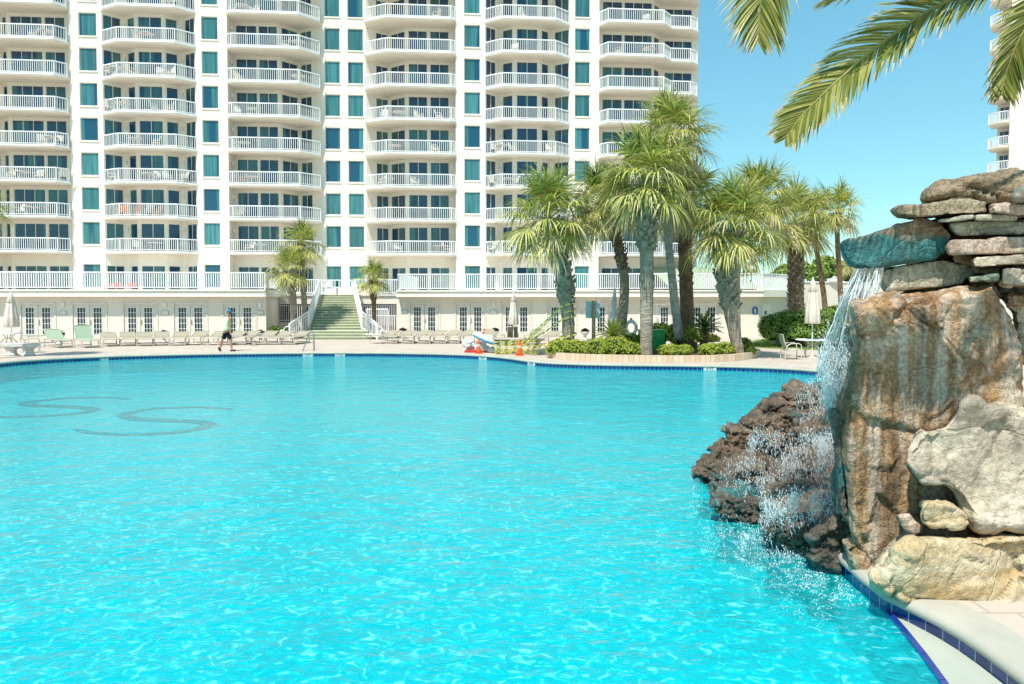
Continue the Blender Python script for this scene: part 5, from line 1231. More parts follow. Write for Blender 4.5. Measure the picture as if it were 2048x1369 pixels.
def sling_chair(label,loc,rz,sl='sling_d',fm='lframe',group=None):
    """faces -y"""
    t=thing('sling_chair',label,'chair',loc,rz,group)
    for s in(-1,1):
        f=MB(); f.tube([(s*.30,-.28,.0),(s*.30,-.31,.35),(s*.30,-.27,.60),(s*.30,-.18,.65),(s*.30,.12,.64),(s*.30,.26,.56),(s*.30,.33,.30),(s*.30,.34,0)],.022,6); f.build('armrest',M[fm],t)
    f=MB()
    for s in(-1,1): f.tube([(s*.26,-.27,.40),(s*.26,-.15,.42),(s*.26,.2,.38),(s*.26,.36,.70),(s*.26,.42,1.0)],.02,6)
    f.tube([(-.26,.42,1.0),(.26,.42,1.0)],.02,6); f.tube([(-.3,-.27,.4),(.3,-.27,.4)],.02,6); f.tube([(-.3,.26,.36),(.3,.26,.36)],.02,6); f.build('frame',M[fm],t)
    m=MB(); pr=[(-.26,.41),(-.15,.425),(.05,.39),(.2,.39),(.28,.52),(.36,.71),(.42,.99)]
    m.add([(x,y,z) for y,z in pr for x in(-.25,.25)],[(2*i,2*i+1,2*i+3,2*i+2) for i in range(len(pr)-1)])
    m.add([(x,y+.012,z-.012) for y,z in pr for x in(-.25,.25)],[(2*i,2*i+2,2*i+3,2*i+1) for i in range(len(pr)-1)]); m.build('seat',M[sl],t); return t
M['umb']=simple('beige_parasol_cloth',(.70,.62,.54,1),(.62,.54,.46,1),3,.85,.1,.1)
M['pole']=simple('white_pole',(.75,.74,.70,1),None,3,.35)
def parasol(label,px,py0,pyb,pyg,Y,group='closed parasols',lean=0,wpx=None,mat='umb'):
    base=P(px,pyg,Y); base.z=0; top=P(px,py0,Y).z; bot=P(px,pyb,Y).z; t=thing('closed_parasol',label,'parasol',base,0,group)
    t.rotation_euler=(0,lean,0)
    m=MB(); m.tube([(0,0,.03),(0,0,top-.03)],.024,8); m.build('pole',M['pole'],t)
    m=MB(); m.lathe([(.26,.0),(.26,.04),(.08,.09),(.04,.2)],16); m.build('base',M['lframe'],t)
    hh=top-bot; w=(wpx or 12)*Y/1400
    rf=lambda i,k:(1+.20*math.cos(k*math.pi*8/16*1.0+.3) if True else 1)
    m=MB(); m.lathe([(.03,bot+.04),(w*.9,bot),(w,bot+.05),(w*.9,bot+hh*.3),(w*.62,bot+hh*.6),(w*.5,bot+hh*.76),(.05,bot+hh*.80)],32,(0,0,0),lambda i,k:1+.16*math.cos(k*math.pi/2)+.05*noise.noise(Vector((k*.7,i*.8,px)))); m.build('canopy',M[mat],t,smooth=True)
    m=MB(); m.lathe([(w*.55,top-hh*.30),(w*.62,top-hh*.29),(w*.30,top-hh*.10),(.05,top-.06),(.03,top-.05)],32,(0,0,0),lambda i,k:1+.10*math.cos(k*math.pi/2)); m.build('vent_cap',M[mat],t,smooth=True)
    m=MB(); m.sphere((0,0,top),.045,8,6); m.build('finial',M['pole'],t); return t
parasol('closed beige parasol over the far left table before the first double door',24,585,655,694,34.4,wpx=12.5)
parasol('closed beige parasol behind the brown chair and the caution tape',1027,585,650,690,36,wpx=9)
parasol('closed pinkish beige parasol through the white table by the hedge',1624,557,648,716,28.4,wpx=14)
parasol('closed white parasol leaning behind the bending grey palm',1222,578,655,693,34,lean=.06,wpx=8,mat='pole')
p=G(63,706,0); sling_chair('dark olive sling chair turned towards the table at the far left',(p.x-.05,p.y+.1,0),2.2)
p=G(1025,692,0); sling_chair('dark olive sling chair under the closed parasol behind the tape',(p.x,p.y+.3,.0),math.pi)
p=G(1583,719,0); sling_chair('grey green sling chair left of the white table by the hedge',(p.x,p.y,0),-2.0+math.pi+.35,'sling_gr' if 'sling_gr' in M else 'sling_g')
p=G(1660,716,0); sling_chair('pale sling chair half veiled by the falling water beside the white table',(p.x+.1,p.y,0),-1.9,'sling','lframe')
def round_table(label,px,py,r,h=.72):
    p=G(px,py,0); t=thing('round_table',label,'table',p); m=MB(); m.lathe([(r-.03,h),(r,h+.01),(r,h+.035),(r-.03,h+.045)],28); m.build('tabletop',M['white'],t)
    for i in range(4):
        a=i*math.pi/2+.3; c,s=math.cos(a),math.sin(a); l=MB(); l.tube([(c*r*.6,s*r*.6,0),(c*r*.55,s*r*.55,.3),(c*r*.3,s*r*.3,.5),(c*r*.2,s*r*.2,.55),(c*r*.45,s*r*.45,h)],.022,6); l.build('leg',M['lframe'],t)
    m=MB(); m.tube([(r*.3*math.cos(a*.785),r*.3*math.sin(a*.785),.5) for a in range(9)],.018,6); m.build('ring',M['lframe'],t); return t
round_table('round white table by the hedge with a parasol through its middle',1624,716,.66)
round_table('round white table at the far left under the closed parasol',18,697,.62)
# small round side table
p=G(498,692,0); t=thing('side_table','small round side table with splayed legs among the loungers right of the man','table',(p.x,p.y+.3,0)); m=MB(); m.lathe([(.25,.43),(.26,.44),(.26,.46),(.25,.465)],18); m.build('tabletop',M['sling'],t)
for i in range(4):
    a=i*1.571+.4; l=MB(); l.tube([(.3*math.cos(a),.3*math.sin(a),0),(.22*math.cos(a),.22*math.sin(a),.2),(.02*math.cos(a),.02*math.sin(a),.38),(.15*math.cos(a),.15*math.sin(a),.43)],.015,5); l.build('leg',M['sling_d'],t)
# concrete bench
M['conc']=simple('weathered_white_concrete',(.66,.64,.58,1),(.5,.49,.45,1),5,.85,.2,.3,20)
p=G(36,713,0); t=thing('concrete_bench','rounded white concrete bench on shaped pedestals at the left pool edge','bench',(p.x-.15,p.y+.25,0)); m=MB()
def rr(a,b,r,n=6):
    o=[]
    for cx,cy,s in((a-r,b-r,0),(-a+r,b-r,1),(-a+r,-b+r,2),(a-r,-b+r,3)):
        for k in range(n+1): an=(s+k/n)*math.pi/2; o.append((cx+r*math.cos(an),cy+r*math.sin(an)))
    return o
m.prism(rr(.82,.28,.26),.41,.53); m.prism(rr(.78,.25,.24),.385,.409); m.build('seat',M['conc'],t)
for x in(-.30,.42):
    m=MB(); m.lathe([(.24,0),(.25,.06),(.19,.13),(.19,.25),(.25,.33),(.26,.384)],10,(x,0,0)); m.build('pedestal',M['conc'],t)
# bollard lights
for px,py,lb in((564,681,'short stone bollard light left of the staircase'),(765,680,'short stone bollard light right of the staircase'),(1552,690,'short stone bollard light on the lawn before the hedge')):
    p=G(px,py,0); t=thing('bollard_light',lb,'bollard',p,0,'stone bollard lights'); m=MB(); hh=.62 if px<1000 else .78; m.lathe([(.13,0),(.13,hh*.85),(.12,hh*.92),(.07,hh),(.01,hh*1.02)],16); m.build('post',M['conc'],t,True)
    m=MB(); m.box(-.025,.025,-.14,-.12,hh*.6,hh*.8); m.build('light_slot',M['dark'],t)
# flower pots
M['plum']=leafmat('plum_flowers',(.16,.03,.06,1),(.06,.02,.04,1))
for px,py,Y,lb in((119,684,38,'pale pedestal pot of plum flowers between the first two double doors'),(328,684,39.5,'pale pedestal pot below the second unit sign'),(521,683,40,'pale pedestal pot of plum flowers at the corner left of the stairs'),(806,681,43,'pale pedestal pot of plum flowers right of the stairs'),(990,681,43,'pale pedestal pot of plum flowers behind the plastic heap'),(1170,683,42,'pale pedestal pot of plum flowers behind the post sign')):
    p=P(px,py,Y); p.z=0; t=thing('flower_pot',lb,'flower pot',p,0,'pots along the pool wings'); m=MB(); m.lathe([(.16,0),(.15,.05),(.09,.12),(.1,.25),(.24,.42),(.26,.5),(.22,.5)],16); m.build('pot',M['conc'],t,True)
    m=MB(); rnd=random.Random(int(px))
    for j in range(220):
        a=rnd.uniform(0,6.28); r=rnd.uniform(0,.26); z=.5+rnd.uniform(.0,.20)*(1-r*2); q=Vector((r*math.cos(a),r*math.sin(a),z)); d=Vector((rnd.uniform(-1,1),rnd.uniform(-1,1),rnd.uniform(-.3,1))).normalized()*.06; e=d.cross(Vector((rnd.uniform(-1,1),rnd.uniform(-1,1),1))).normalized()*.045
        m.mi=0 if rnd.random()<.8 else 1; m.add([q-d,q+e,q+d,q-e],[(0,1,2,3)])
    m.build('flowers',[M['plum'],LG[3]],t)
# cones
M['orange']=simple('orange_cone_rubber',(.90,.13,.02,1),(.8,.10,.02,1),6,.5); M['band']=simple('reflective_cone_band',(.85,.5,.4,1),None,6,.4)
def cone(lb,loc,rot=(0,0,0),s=1.0):
    t=thing('traffic_cone',lb,'traffic cone',loc,0,'orange cones by the pool'); t.rotation_euler=rot; t.scale=(s,s,s)
    m=MB(); m.lathe([(.14,.03),(.125,.12),(.04,.68),(.03,.70),(.01,.70)],20); m.build('cone_body',M['orange'],t,True); m=MB(); m.prism(rr(.2,.2,.05,3),0,.03); m.build('base',M['orange'],t)
    m=MB(); m.lathe([(.098,.30),(.078,.44),(.072,.44),(.092,.30)],20); m.build('band',M['band'],t,True)
p=G(957,707.5,0); cone('upright orange cone in front of the white plastic heap',(p.x,p.y,.005),s=.92)
p=G(1039,711.5,0); cone('upright orange cone in front of the yellow taped stack',(p.x,p.y,.005),s=.95)
p=P(963,672,31.8); cone('orange cone tipped over on top of the white plastic heap',p,(0,.45,0),.52)
# plastic heap
M['plastic']=simple('crumpled_white_plastic',(.72,.75,.72,1),(.50,.54,.52,1),6,.3,.6,.9,9); M['red_mat']=simple('red_float',(.62,.03,.02,1),(.4,.02,.02,1),6,.5); M['bluecloth']=simple('blue_cloth',(.05,.33,.60,1),(.03,.2,.45,1),8,.7)
def lump(mb,c,r,seed,n=18,m_=12,a=.3):
    c=Vector(c); vs=[];fs=[]
    for i in range(m_+1):
        for k in range(n):
            th=math.pi*i/m_; ph=2*math.pi*k/n; d=Vector((math.sin(th)*math.cos(ph),math.sin(th)*math.sin(ph),-math.cos(th))); q=1+a*noise.noise(d*2+Vector((seed,0,0)))+a*.6*noise.noise(d*5+Vector((seed,3,0))); vs.append(c+Vector((d.x*r[0],d.y*r[1],d.z*r[2]))*q)
    for i in range(m_):
        for k in range(n): k2=(k+1)%n; fs.append((i*n+k,i*n+k2,(i+1)*n+k2,(i+1)*n+k))
    mb.add(vs,fs)
def atp(px,py,Y): return P(px,py,Y)
for pts,Y,lb,sd in(([(938,689,14,12)],32.2,'large crumpled white plastic sack at the left of the heap',1),([(962,694,13,10),(972,698,8,7)],31.8,'crumpled white plastic sack behind the upright cone',2),([(985,700,11,6)],31.6,'flat white plastic sheet between the sacks and the taped stack',3)):
    base=atp(pts[0][0],700,Y); base.z=0; m=MB()
    for px,py,rx,rz in pts: k=Y/1400; c=P(px,py,Y)-base; c.z=max(c.z,rz*k*.85); lump(m,c,(rx*k,rx*k*.8,rz*k),sd)
    o=m.build('plastic_sack',M['plastic']); o.location=base; tag(o,lb,'plastic sack','plastic heap at the pool edge')
m=MB(); b=P(950,703,31.75); b.z=0; k=29.9/1400
m.prism([(-22*k,-.1),(24*k,-.1),(24*k,.3),(-22*k,.3)],.01,.07); lump(m,(0,.1,.07),(22*k,.16,.04),7,a=.1); o=m.build('red_float',M['red_mat']); o.location=b; tag(o,'flat red float under the white plastic sacks','pool float')
t=thing('rolled_parasol','white and blue rolled parasol lying slanted across the plastic heap','parasol',P(947,668,31.7)); m=MB(); a=Vector((0,0,0)); b=P(991,687,31.2)-P(947,668,31.7); m.tube([a,a.lerp(b,.3),a.lerp(b,.7),b],[.10,.15,.14,.09],10,True,lambda i,k:1+.15*math.sin(k*2.5)); m.build('cloth',M['plastic'],t,True)
m=MB(); o_=Vector((0,-.12,-.06)); m.tube([a+o_,a.lerp(b,.35)+o_*1.4,b+o_],[.035,.05,.035],8); m.build('blue_trim',M['bluecloth'],t,True)
# taped stack of loungers
t=NT('caution_tape'); uvn=t.n.new('ShaderNodeTexCoord').outputs['UV']; mp=t.n.new('ShaderNodeMapping'); mp.inputs['Scale'].default_value=(3.0,1,1); t.l.new(uvn,mp.inputs[0]); sx=t.n.new('ShaderNodeSeparateXYZ'); t.l.new(mp.outputs[0],sx.inputs[0])
fr_=t.math('FRACT',sx.outputs[0]); a_=t.math('GREATER_THAN',fr_,.58); n_=t.noise(t.coord('UV',(26,2.6,1)),1.0,1); b_=t.math('GREATER_THAN',n_,.45); cc=t.math('MULTIPLY',a_,b_)
M['tape']=t.set(t.mix(cc,(.66,.62,.14,1),(.10,.10,.03,1)),.35,.5)
def ribbon(pts,w,name,mat,parent=None,org=None,upv=(0,0,1)):
    vs=[];fs=[];L=0;uv=[]; org=org or Vector((0,0,0)); tw=0
    for i,p in enumerate(pts):
        p=Vector(p); 
        if i: L+=(p-Vector(pts[i-1])).length
        d=(Vector(pts[min(i+1,len(pts)-1)])-Vector(pts[max(i-1,0)])).normalized(); u=Vector(upv); u=(u-d*u.dot(d)).normalized(); u=Matrix.Rotation(.5*noise.noise(Vector((L*.8,w*90,p.x))),3,d)@u
        vs+=[p-u*w/2-org,p+u*w/2-org]; uv+=[(L,0),(L,1)]
    for i in range(len(pts)-1): fs.append((2*i,2*i+2,2*i+3,2*i+1))
    return vs,fs,uv
def ribbons(name,lst,mat,parent,org):
    V=[];Fc=[];U=[]
    for pts,w in lst:
        v,f,u=ribbon(pts,w,name,mat,None,org); b=len(V); V+=v; U+=u; Fc+=[tuple(b+i for i in q) for q in f]
    me=bpy.data.meshes.new(name); me.from_pydata(V,[],Fc); me.materials.append(mat); ul=me.uv_layers.new(name='UVMap')
    for l in me.loops: ul.data[l.index].uv=U[l.vertex_index]
    o=bpy.data.objects.new(name,me); COL.objects.link(o)
    if parent: o.parent=parent
    return o
YS=30.7; k=YS/1400; sb=P(1035,711,YS); sb.z=0; hx=46*k
stk=[]
for i in range(3):
    lounger(['lowest','middle','topmost'][i]+' lounger of the stack wrapped in yellow caution tape',(sb.x,sb.y+.35,.004+i*.13),math.pi/2+.03*(i-1),0,'sling','taped stack of loungers')
rnd=random.Random(3); L=[]
for i in range(22):
    z=rnd.uniform(.06,.60); z2=z+rnd.uniform(-.18,.18); pts=[]
    for j in range(13):
        f=j/12; x=-hx+2*hx*f; pts.append((sb.x+x,sb.y-.04-rnd.uniform(0,.05),max(.03,z+(z2-z)*f+rnd.uniform(-.02,.02))))
    pts=[(sb.x-hx,sb.y+.35,z)]+pts+[(sb.x+hx,sb.y+.35,z2)]; L.append((pts,rnd.uniform(.018,.032)))
for i in range(6):
    x=sb.x+rnd.uniform(-hx,hx); L.append(([(x,sb.y+.6,.62),(x+rnd.uniform(-.1,.1),sb.y-.08,.62),(x+rnd.uniform(-.15,.15),sb.y-.1,.3),(x+rnd.uniform(-.2,.2),sb.y-.1,.04)],.026))
tt=ribbons('caution_tape',L,M['tape'],None,Vector((0,0,0))); tag(tt,'yellow caution tape wound round the stack of loungers','caution tape','yellow caution tape')
def arc(a,b,sag,n=14): return [a.lerp(b,i/n)+Vector((0,0,-sag*math.sin(math.pi*i/n))) for i in range(n+1)]
def tp(lb,segs,w=.06):
    o=ribbons('caution_tape',[(s,w) for s in segs],M['tape'],None,Vector((0,0,0))); tag(o,lb,'caution tape','yellow caution tape')
tp('upper slanting caution tape from the stack up to the leaning palm',[arc(P(1022,704,30.5),P(1124,611,29.25),.05),arc(P(1028,700,30.5),P(1125,613,29.2),.12)])
tp('lower slanting caution tape from the stack up to the leaning palm',[arc(P(1040,690,30.5),P(1127,637,29.25),.10)])
tp('low caution tape trailing over the shrub to the palm foot',[arc(P(1060,697,30.5),P(1125,673,29.2),.08),arc(P(1090,690,29.2),P(1135,671,29.15),.03)])
def wrap(px,py,px2,r,lb):
    c=P((px+px2)/2,py,29.6); tp(lb,[[(c.x+r*math.cos(a),c.y+r*math.sin(a),c.z+.10*math.cos(a)+.03*math.sin(3*a)) for a in [j*2*math.pi/24 for j in range(25)]]])
wrap(1123,594,1149,.30,'topmost loop of caution tape round the leaning palm trunk'); wrap(1123,610,1149,.30,'second loop of caution tape round the leaning palm trunk'); wrap(1124,624,1150,.30,'third loop of caution tape round the leaning palm trunk'); wrap(1124,636,1150,.305,'fourth loop of caution tape round the leaning palm trunk'); wrap(1125,672,1152,.31,'lowest loop of caution tape at the leaning palm foot')
# sign on a post seen from behind
b=P(1187,700,29.9); b.z=.1; t=thing('post_sign','pale blue sign board seen from behind on a round wooden post','sign',b); m=MB(); m.tube([(0,0,0),(0,0,P(0,599,29.9).z-b.z)],[.085,.075],12); m.build('post',simple('round_pale_wood',(.50,.36,.22,1),(.36,.25,.15,1),3,.8,.2,.3,9,'Object',0,(6,6,.5)),t,True)
m=MB(); z0=P(0,637,29.9).z-b.z; z1=P(0,603,29.9).z-b.z; m.box(-.33,.29,.09,.12,z0,z1); m.build('board',simple('pale_blue_board',(.42,.55,.60,1),(.52,.62,.64,1),1.3,.35,.5,0,3,'Object',0,(1,1,.3)),t)
m=MB(); b=P(1178,682,29.7)
b.z=.14; lump(m,(0,0,.22),(.19,.2,.24),4,a=.25); o=m.build('dark_sack',simple('black_sack',(.05,.055,.06,1),(.02,.02,.025,1),5,.4,.4,.5,10),None,True); o.location=b; tag(o,'dark grey sack slumped against the wooden post in the palm bed','sack')
# green bin
b=P(1304,700,31); b.z=.1; k=31/1400; t=thing('green_bin','green covered bin with a folded skirt behind the straight palm trunk','bin',b); m=MB(); m.prism([(-23*k,-.3),(23*k,-.3),(25*k,.4),(-25*k,.4)],.05,.90); M['green']=simple('green_plastic_cover',(.02,.44,.10,1),(.01,.28,.06,1),3,.4,.4,.4,6)
for i in range(5): m.beam((-20*k+i*10*k,-.31,.1),(-19*k+i*10*k,-.31,.55),.05,.03)
m.build('body',M['green'],t); m=MB(); m.prism([(-24*k,-.34),(24*k,-.34),(26*k,.42),(-26*k,.42)],.901,.97); m.build('lid',M['green'],t); m=MB(); m.box(23.3*k+.01,25*k,-.28,.3,.06,.8); m.build('side_panel',M['dark'],t)
# white ring stand
b=P(1262,690,33.5); b.z=0; k=33.5/1400; t=thing('hose_reel','white ring shaped hose reel standing behind the palm bed','hose reel',b); m=MB()
cz=P(0,656,33.5).z; R0=9*k*1.15; m.tube([(R0*math.cos(a*.3927),0,cz+R0*1.25*math.sin(a*.3927)) for a in range(17)],.085,10); m.build('ring',M['white'],t,True)
for s in(-1,1): m=MB(); m.tube([(s*.26,0,0),(s*.2,0,cz-R0*.8)],.04,8); m.build('leg',M['white'],t)
m=MB(); m.sphere((0,0,cz+R0*1.25+.1),.07,10,8); m.build('knob',M['band'],t,True)
# pool grab rail and post
M['steel']=simple('stainless_steel',(.55,.62,.66,1),None,4,.18,.5,metal=1.0)
p0=G(603,712,ZW); p1=P(612,685,p0.y+1.0); p2=P(619,665,p0.y+1.4); t=thing('grab_rail','slanting steel grab rail at the pool edge in front of the stairs','hand rail',(p0.x,p0.y,ZW)); m=MB(); o_=Vector((p0.x,p0.y,ZW))
m.tube([Vector((0,-.05,-.3)),Vector((0.02,0,.1)),p1-o_,p2-o_,p2-o_+Vector((.03,.25,.02)),p2-o_+Vector((.05,.5,-.2)),Vector(((p2-o_).x+.06,(p2-o_).y+.6,.2))],.028,8); m.build('rail',M['steel'],t,True)
p=G(628,702,0); t=thing('low_post','short dark steel post on the deck right of the grab rail','post',p); m=MB(); m.tube([(0,0,0),(0,0,.78)],.03,8); m.build('post_shaft',simple('dull_steel',(.2,.19,.16,1),None,4,.4),t); m=MB(); m.lathe([(.07,0),(.07,.015),(.03,.03)],12); m.build('foot_plate',M['steel'],t)
# ------------------------------------------------------------ the walking man
def skin(name,V,E,Rd,mat,parent,sub=2,root=0):
    me=bpy.data.meshes.new(name); me.from_pydata(V,E,[]); o=bpy.data.objects.new(name,me); COL.objects.link(o)
    m=o.modifiers.new('s','SKIN'); m.use_smooth_shade=True
    for i,r in enumerate(Rd):
        sv=me.skin_vertices[0].data[i]; sv.radius=r if isinstance(r,tuple) else (r,r); sv.use_root=(i==root)
    s=o.modifiers.new('u','SUBSURF'); s.levels=sub; s.render_levels=sub
    dg=bpy.context.evaluated_depsgraph_get(); m2=bpy.data.meshes.new_from_object(o.evaluated_get(dg)); o.modifiers.clear(); o.data=m2; m2.materials.clear(); m2.materials.append(mat)
    m2.polygons.foreach_set('use_smooth',[True]*len(m2.polygons)); m2.name=name
    if parent: o.parent=parent
    return o
M['skinm']=simple('tanned_skin',(.50,.27,.15,1),(.44,.23,.13,1),9,.5); M['shirt']=simple('pale_neon_shirt',(.92,.90,.58,1),(.86,.85,.54,1),5,.85,.1,.3,12); M['shorts']=simple('black_shorts',(.012,.014,.02,1),(.02,.02,.03,1),5,.85,.1,.3,12); M['cap']=simple('blue_cap',(.05,.22,.36,1),(.04,.16,.28,1),12,.7); M['shoe']=simple('dark_shoe',(.03,.02,.02,1),None,5,.7)
pb=G(454,703,0); man=thing('person','man in pale yellow sleeveless shirt, black shorts and blue cap walking by the pool','person',(pb.x,pb.y,0))
V=[(.0,.0,.90),(-.01,.0,1.08),(-.03,.0,1.28),(-.01,.0,1.50),(.06,-.01,1.62),(.12,-.02,1.72),(.135,-.03,1.83),
 (-.155,.03,1.50),(.165,-.03,1.52),(.19,-.05,1.34),(.185,-.04,1.16),(.20,-.06,1.0),(.20,-.07,.89),(.2,-.08,.84),
 (-.19,.10,1.34),(-.12,.16,1.17),(.0,.20,1.05),(.06,.21,.97),
 (-.07,.03,.84),(-.15,.02,.66),(-.235,.0,.50),(-.28,.03,.32),(-.33,.04,.13),(-.325,.0,.05),
 (.09,-.03,.84),(.135,-.03,.66),(.18,-.03,.48),(.205,-.02,.30),(.235,-.03,.10),(.33,-.06,.045),
 (.185,-.10,.80),(.165,-.09,.78),(.205,-.115,.77),(.215,-.085,.78),(.235,-.07,.80),(.15,-.06,.85)]
E=[(0,1),(1,2),(2,3),(3,4),(4,5),(5,6),(3,7),(3,8),(8,9),(9,10),(10,11),(11,12),(12,13),(7,14),(14,15),(15,16),(16,17),(0,18),(18,19),(19,20),(20,21),(21,22),(22,23),(0,24),(24,25),(25,26),(26,27),(27,28),(28,29),(13,30),(13,31),(13,32),(13,33),(13,34),(12,35)]
Rd=[(.15,.11),(.145,.11),(.16,.12),(.15,.10),.06,.085,.085,.062,.062,.052,.046,.038,.03,(.035,.02),.05,.044,.036,.035,.088,.075,.058,.062,.038,.04,.088,.075,.058,.062,.038,.035,.010,.009,.010,.010,.009,.011]
skin('body',V,E,Rd,M['skinm'],man)
skin('shirt',[(.0,.0,.90),(-.015,.0,1.1),(-.035,.0,1.3),(-.015,.0,1.49),(-.12,.025,1.53),(.125,-.025,1.54),(.03,-.005,1.575)],[(0,1),(1,2),(2,3),(3,4),(3,5),(3,6)],[(.20,.155),(.195,.155),(.215,.165),(.185,.135),.085,.085,.07],M['shirt'],man)
skin('shorts',[(.0,.0,.99),(-.075,.03,.80),(-.14,.02,.64),(-.172,.015,.56),(.095,-.03,.80),(.14,-.03,.64),(.15,-.03,.57)],[(0,1),(1,2),(2,3),(0,4),(4,5),(5,6)],[(.17,.135),.115,.112,.108,.115,.112,.108],M['shorts'],man)
m=MB(); m.M=Matrix.Translation((.135,-.03,1.85))@Matrix.Rotation(.3,4,'Y'); m.lathe([(.108,-.02),(.115,.0),(.108,.05),(.075,.095),(.03,.115),(.005,.12)],16); 
m.add([(.06,-.08,0),(.21,-.05,-.035),(.22,.0,-.04),(.21,.05,-.035),(.06,.08,0),(.06,-.08,-.012),(.21,-.05,-.047),(.22,.0,-.052),(.21,.05,-.047),(.06,.08,-.012)],[(0,1,2,3,4),(9,8,7,6,5),(0,5,6,1),(1,6,7,2),(2,7,8,3),(3,8,9,4)]); m.build('cap',M['cap'],man,True)
m=MB(); m.sphere((.135,-.03,1.81),.092,14,10,(1,1,.8)); m.build('hair',simple('dark_hair',(.05,.03,.02,1)),man,True)
m=MB(); m.sphere((.225,-.03,1.80),.02,8,6); m.sphere((.208,-.075,1.815),.012,8,6); m.sphere((.14,-.122,1.79),.026,8,6,(1,.4,1.3)); m.build('face_features',M['skinm'],man,True)
for (c,rot) in(((-.325,-.0,.075),1.1),((.30,-.05,.045),.0)):
    m=MB(); m.M=Matrix.Translation(c)@Matrix.Rotation(rot,4,'Y'); m.sphere((0,0,0),.14,14,8,(1,.38,.33)); m.box(-.13,.13,-.045,.045,-.045,-.03); m.build('shoe',M['shoe'],man,True)
# ------------------------------------------------------------ second tower, far right
tx=P(2018,300,84); t2=thing('apartment_tower','distant cream tower with a column of corner balconies at the right edge','building',(tx.x,84,0),-.66)
WB=MB(); h2=48.5*84/1400; zb=P(0,352,84).z
wz0=0; wall(WB,(0,0),(16,0),0,zb+h2*10,[],.1); WB.add([(0,0,0),(0,14,0),(0,14,zb+h2*10),(0,0,zb+h2*10)],[(0,3,2,1)]); WB.add([(16,0,0),(16,14,0),(16,14,zb+h2*10),(16,0,zb+h2*10)],[(0,1,2,3)])
wall(WB,(-1.35,2.3),(0,2.3),0,zb+h2*10,[],.1); WB.add([(-1.35,2.3,0),(-1.35,13,0),(-1.35,13,zb+h2*10),(-1.35,2.3,zb+h2*10)],[(0,3,2,1)]); WB.build('wall',M['tower_wall'],t2)
zr=P(0,333,84).z-.55
bo=None
for i in range(-5,9):
    z=zr+h2*i
    if bo is None:
        m=MB(); m.prism([(-1.9,2.2),(-2.1,-.5),(-1.0,-1.3),(-.01,-1.3),(-.01,2.2)],-.22,0); bo=m.build('balcony',M['soffit'],t2); m=MB(); rail(m,[(-1.85,2.1),(-2.03,-.45),(-.97,-1.2),(-.02,-1.2)],0,1.1,.15,.045); m.build('railing',M['white'],bo)
        fr,pa=glazing((-1.35,2.3),(0,2.3),.25,1.2,.04,2.3,2,.0); fo=fr.build('sliding_door',M['frame'],t2); pa.build('pane',M['door_pane'],fo); bo.location=(0,0,z); fo.location=(0,-.0,z)
    else: dup(bo,(0,0,z),t2); dup(fo,(0,0,z),t2)
m=MB(); m.box(0.05,15.95,.05,13.9,zb+h2*10-.4,zb+h2*10-.1); m.build('roof',M['soffit'],t2)
# ------------------------------------------------------------ right background
# pavilion with a green metal roof
b=P(1440,600,58); b.z=0; k=58/1400; pv=thing('pavilion','low pavilion with a pale green ribbed metal roof behind the right terrace','pavilion',b)
t=NT('green_metal_roof'); v=t.coord('Object'); w=t.n.new('ShaderNodeTexWave'); w.inputs['Scale'].default_value=1.1; w.bands_direction='X'; t.l.new(v,w.inputs['Vector']); c_=t.ramp(w.outputs['Fac'],[(.82,(.42,.50,.32,1)),(.9,(.28,.36,.22,1))])
M['groof']=t.set(c_,.4,.5,.2,t.bump(w.outputs['Fac'],.4,.03))
x0,x1=-4.2,3.6; ze=P(0,574,58).z; zt=P(0,530,58).z
m=MB(); m.add([(x0,0,ze),(x1,0,ze),(x1-3.2,4,zt),(x0-1,4,zt),(x1,8,ze),(x0,8,ze)],[(0,1,2,3),(1,4,2),(4,5,3,2)]); m.beam((x0,-.02,ze-.08),(x1,-.02,ze-.08),.12,.16); m.build('roof',M['groof'],pv)
m=MB(); wall(m,(x0+.4,.5),(x1-.4,.5),0,ze,[(.4,x1-x0-1.4,ZP+.3,ze-.35)],.1); m.add([(x1-.4,.5,0),(x1-.4,7.5,0),(x1-.4,7.5,ze),(x1-.4,.5,ze)],[(0,1,2,3)]); m.build('wall',M['podium_wall'],pv)
fr,pa=glazing((x0+.4,.5),(x1-.4,.5),.4,x1-x0-1.4,ZP+.3,ze-.35,6,.09); fo=fr.build('window',M['frame'],pv); pa.build('pane',M['door_pane'],fo)
# white wall with rail right of the right wing, and the garden wall further right
def W2(name,label,pts,z,cap,mat,cat='wall',railh=0):
    b=Vector(pts[0]); t=thing(name,label,cat,(b.x,b.y,0)); m=MB()
    for i in range(len(pts)-1):
        p,q=Vector(pts[i])-b,Vector(pts[i+1])-b; m.beam((p.x,p.y,z/2),(q.x,q.y,z/2),.22,z)
    m.build('wall_face',mat,t); m=MB()
    for i in range(len(pts)-1): p,q=Vector(pts[i])-b,Vector(pts[i+1])-b; m.beam((p.x,p.y,z+.04),(q.x,q.y,z+.04),.34,.08)
    m.build('capping',M['white'],t)
    if railh: m=MB(); rail(m,[Vector(p)-b for p in pts],z+.08,railh,.16,.05); m.build('railing',M['white'],t)
X=lambda px,Y:(px-1024)/1400*Y
W2('garden_wall','white wall carrying a white railing behind the stout armoured palm',[(X(1541,50),50),(X(1598,50),50),(X(1601,47),47)],P(0,583,50).z,1,M['podium_wall'],'wall',1.1)
W2('garden_wall','long pale garden wall behind the two slender palms',[(X(1600,49),49),(X(1800,52),52),(X(2200,56),56)],P(0,566,50).z,1,M['podium_wall'])
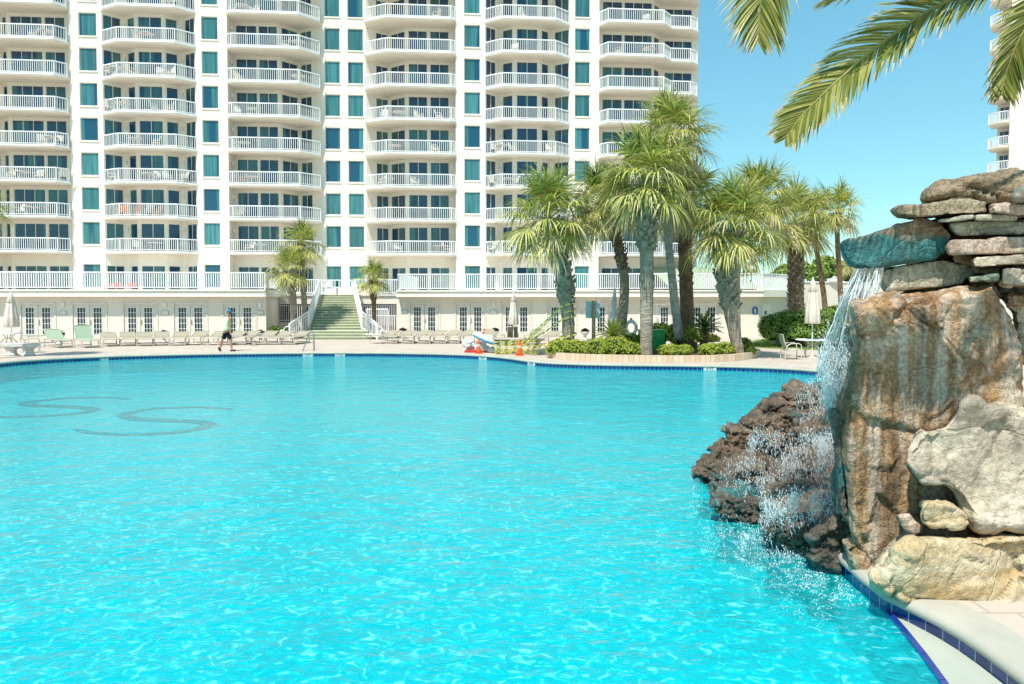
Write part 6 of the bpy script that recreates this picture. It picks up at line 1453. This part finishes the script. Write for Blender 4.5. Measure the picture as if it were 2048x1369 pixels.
t=thing('roof_unit','white metal rooftop unit on the long pale garden wall','vent',P(1669,565,49.7)); t.location.z=P(0,566,50).z+.08; m=MB(); m.box(-.45,.45,-.15,.2,0,.22); m.build('housing',M['white'],t); m=MB(); m.lathe([(.12,.22),(.2,.3),(.05,.36)],12); m.build('cap',M['white'],t)
# ------------------------------------------------------------ light, sky, camera
SUN=Vector((-.36,-.74,1.40)).normalized()
sd=bpy.data.lights.new('sun','SUN'); sd.energy=4.6; sd.angle=R(.5); sd.color=(1.0,.95,.87); so=bpy.data.objects.new('sun',sd); COL.objects.link(so); so.rotation_euler=SUN.to_track_quat('Z','Y').to_euler(); so.location=(0,0,40)
w=bpy.data.worlds.new('World'); SC.world=w; w.use_nodes=True; nt=w.node_tree; bg=nt.nodes['Background']
sky=nt.nodes.new('ShaderNodeTexSky'); sky.sky_type='NISHITA'; sky.sun_disc=False; sky.sun_elevation=math.asin(SUN.z); sky.sun_rotation=math.atan2(SUN.x,SUN.y); sky.air_density=1.3; sky.dust_density=0; sky.ozone_density=2.0; sky.altitude=0
mx=nt.nodes.new('ShaderNodeMix'); mx.data_type='RGBA'; mx.blend_type='MULTIPLY'; mx.inputs[0].default_value=1; mx.inputs[7].default_value=(.86,1.18,1.08,1)
m2=nt.nodes.new('ShaderNodeMix'); m2.data_type='RGBA'; m2.inputs[0].default_value=.42; m2.inputs[7].default_value=(.80,3.15,4.5,1); nt.links.new(sky.outputs[0],mx.inputs[6]); nt.links.new(mx.outputs[2],m2.inputs[6]); nt.links.new(m2.outputs[2],bg.inputs[0]); bg.inputs[1].default_value=.13
cd=bpy.data.cameras.new('camera'); cam=bpy.data.objects.new('camera',cd); COL.objects.link(cam); cam.location=(0,0,H); cam.rotation_euler=(math.pi/2-PITCH,0,0)
cd.sensor_width=36; cd.lens=36*F/2048; cd.shift_y=-(684.5-PYC)/2048; cd.clip_start=.1; cd.clip_end=2000; SC.camera=cam
SC.view_settings.view_transform='Standard'; SC.view_settings.look='None'; SC.view_settings.exposure=.38; SC.view_settings.gamma=1
SC.cycles.max_bounces=6; SC.cycles.transparent_max_bounces=12; SC.cycles.diffuse_bounces=3; SC.cycles.glossy_bounces=3; SC.cycles.use_denoising=True
SC.cycles.caustics_reflective=False; SC.cycles.caustics_refractive=False
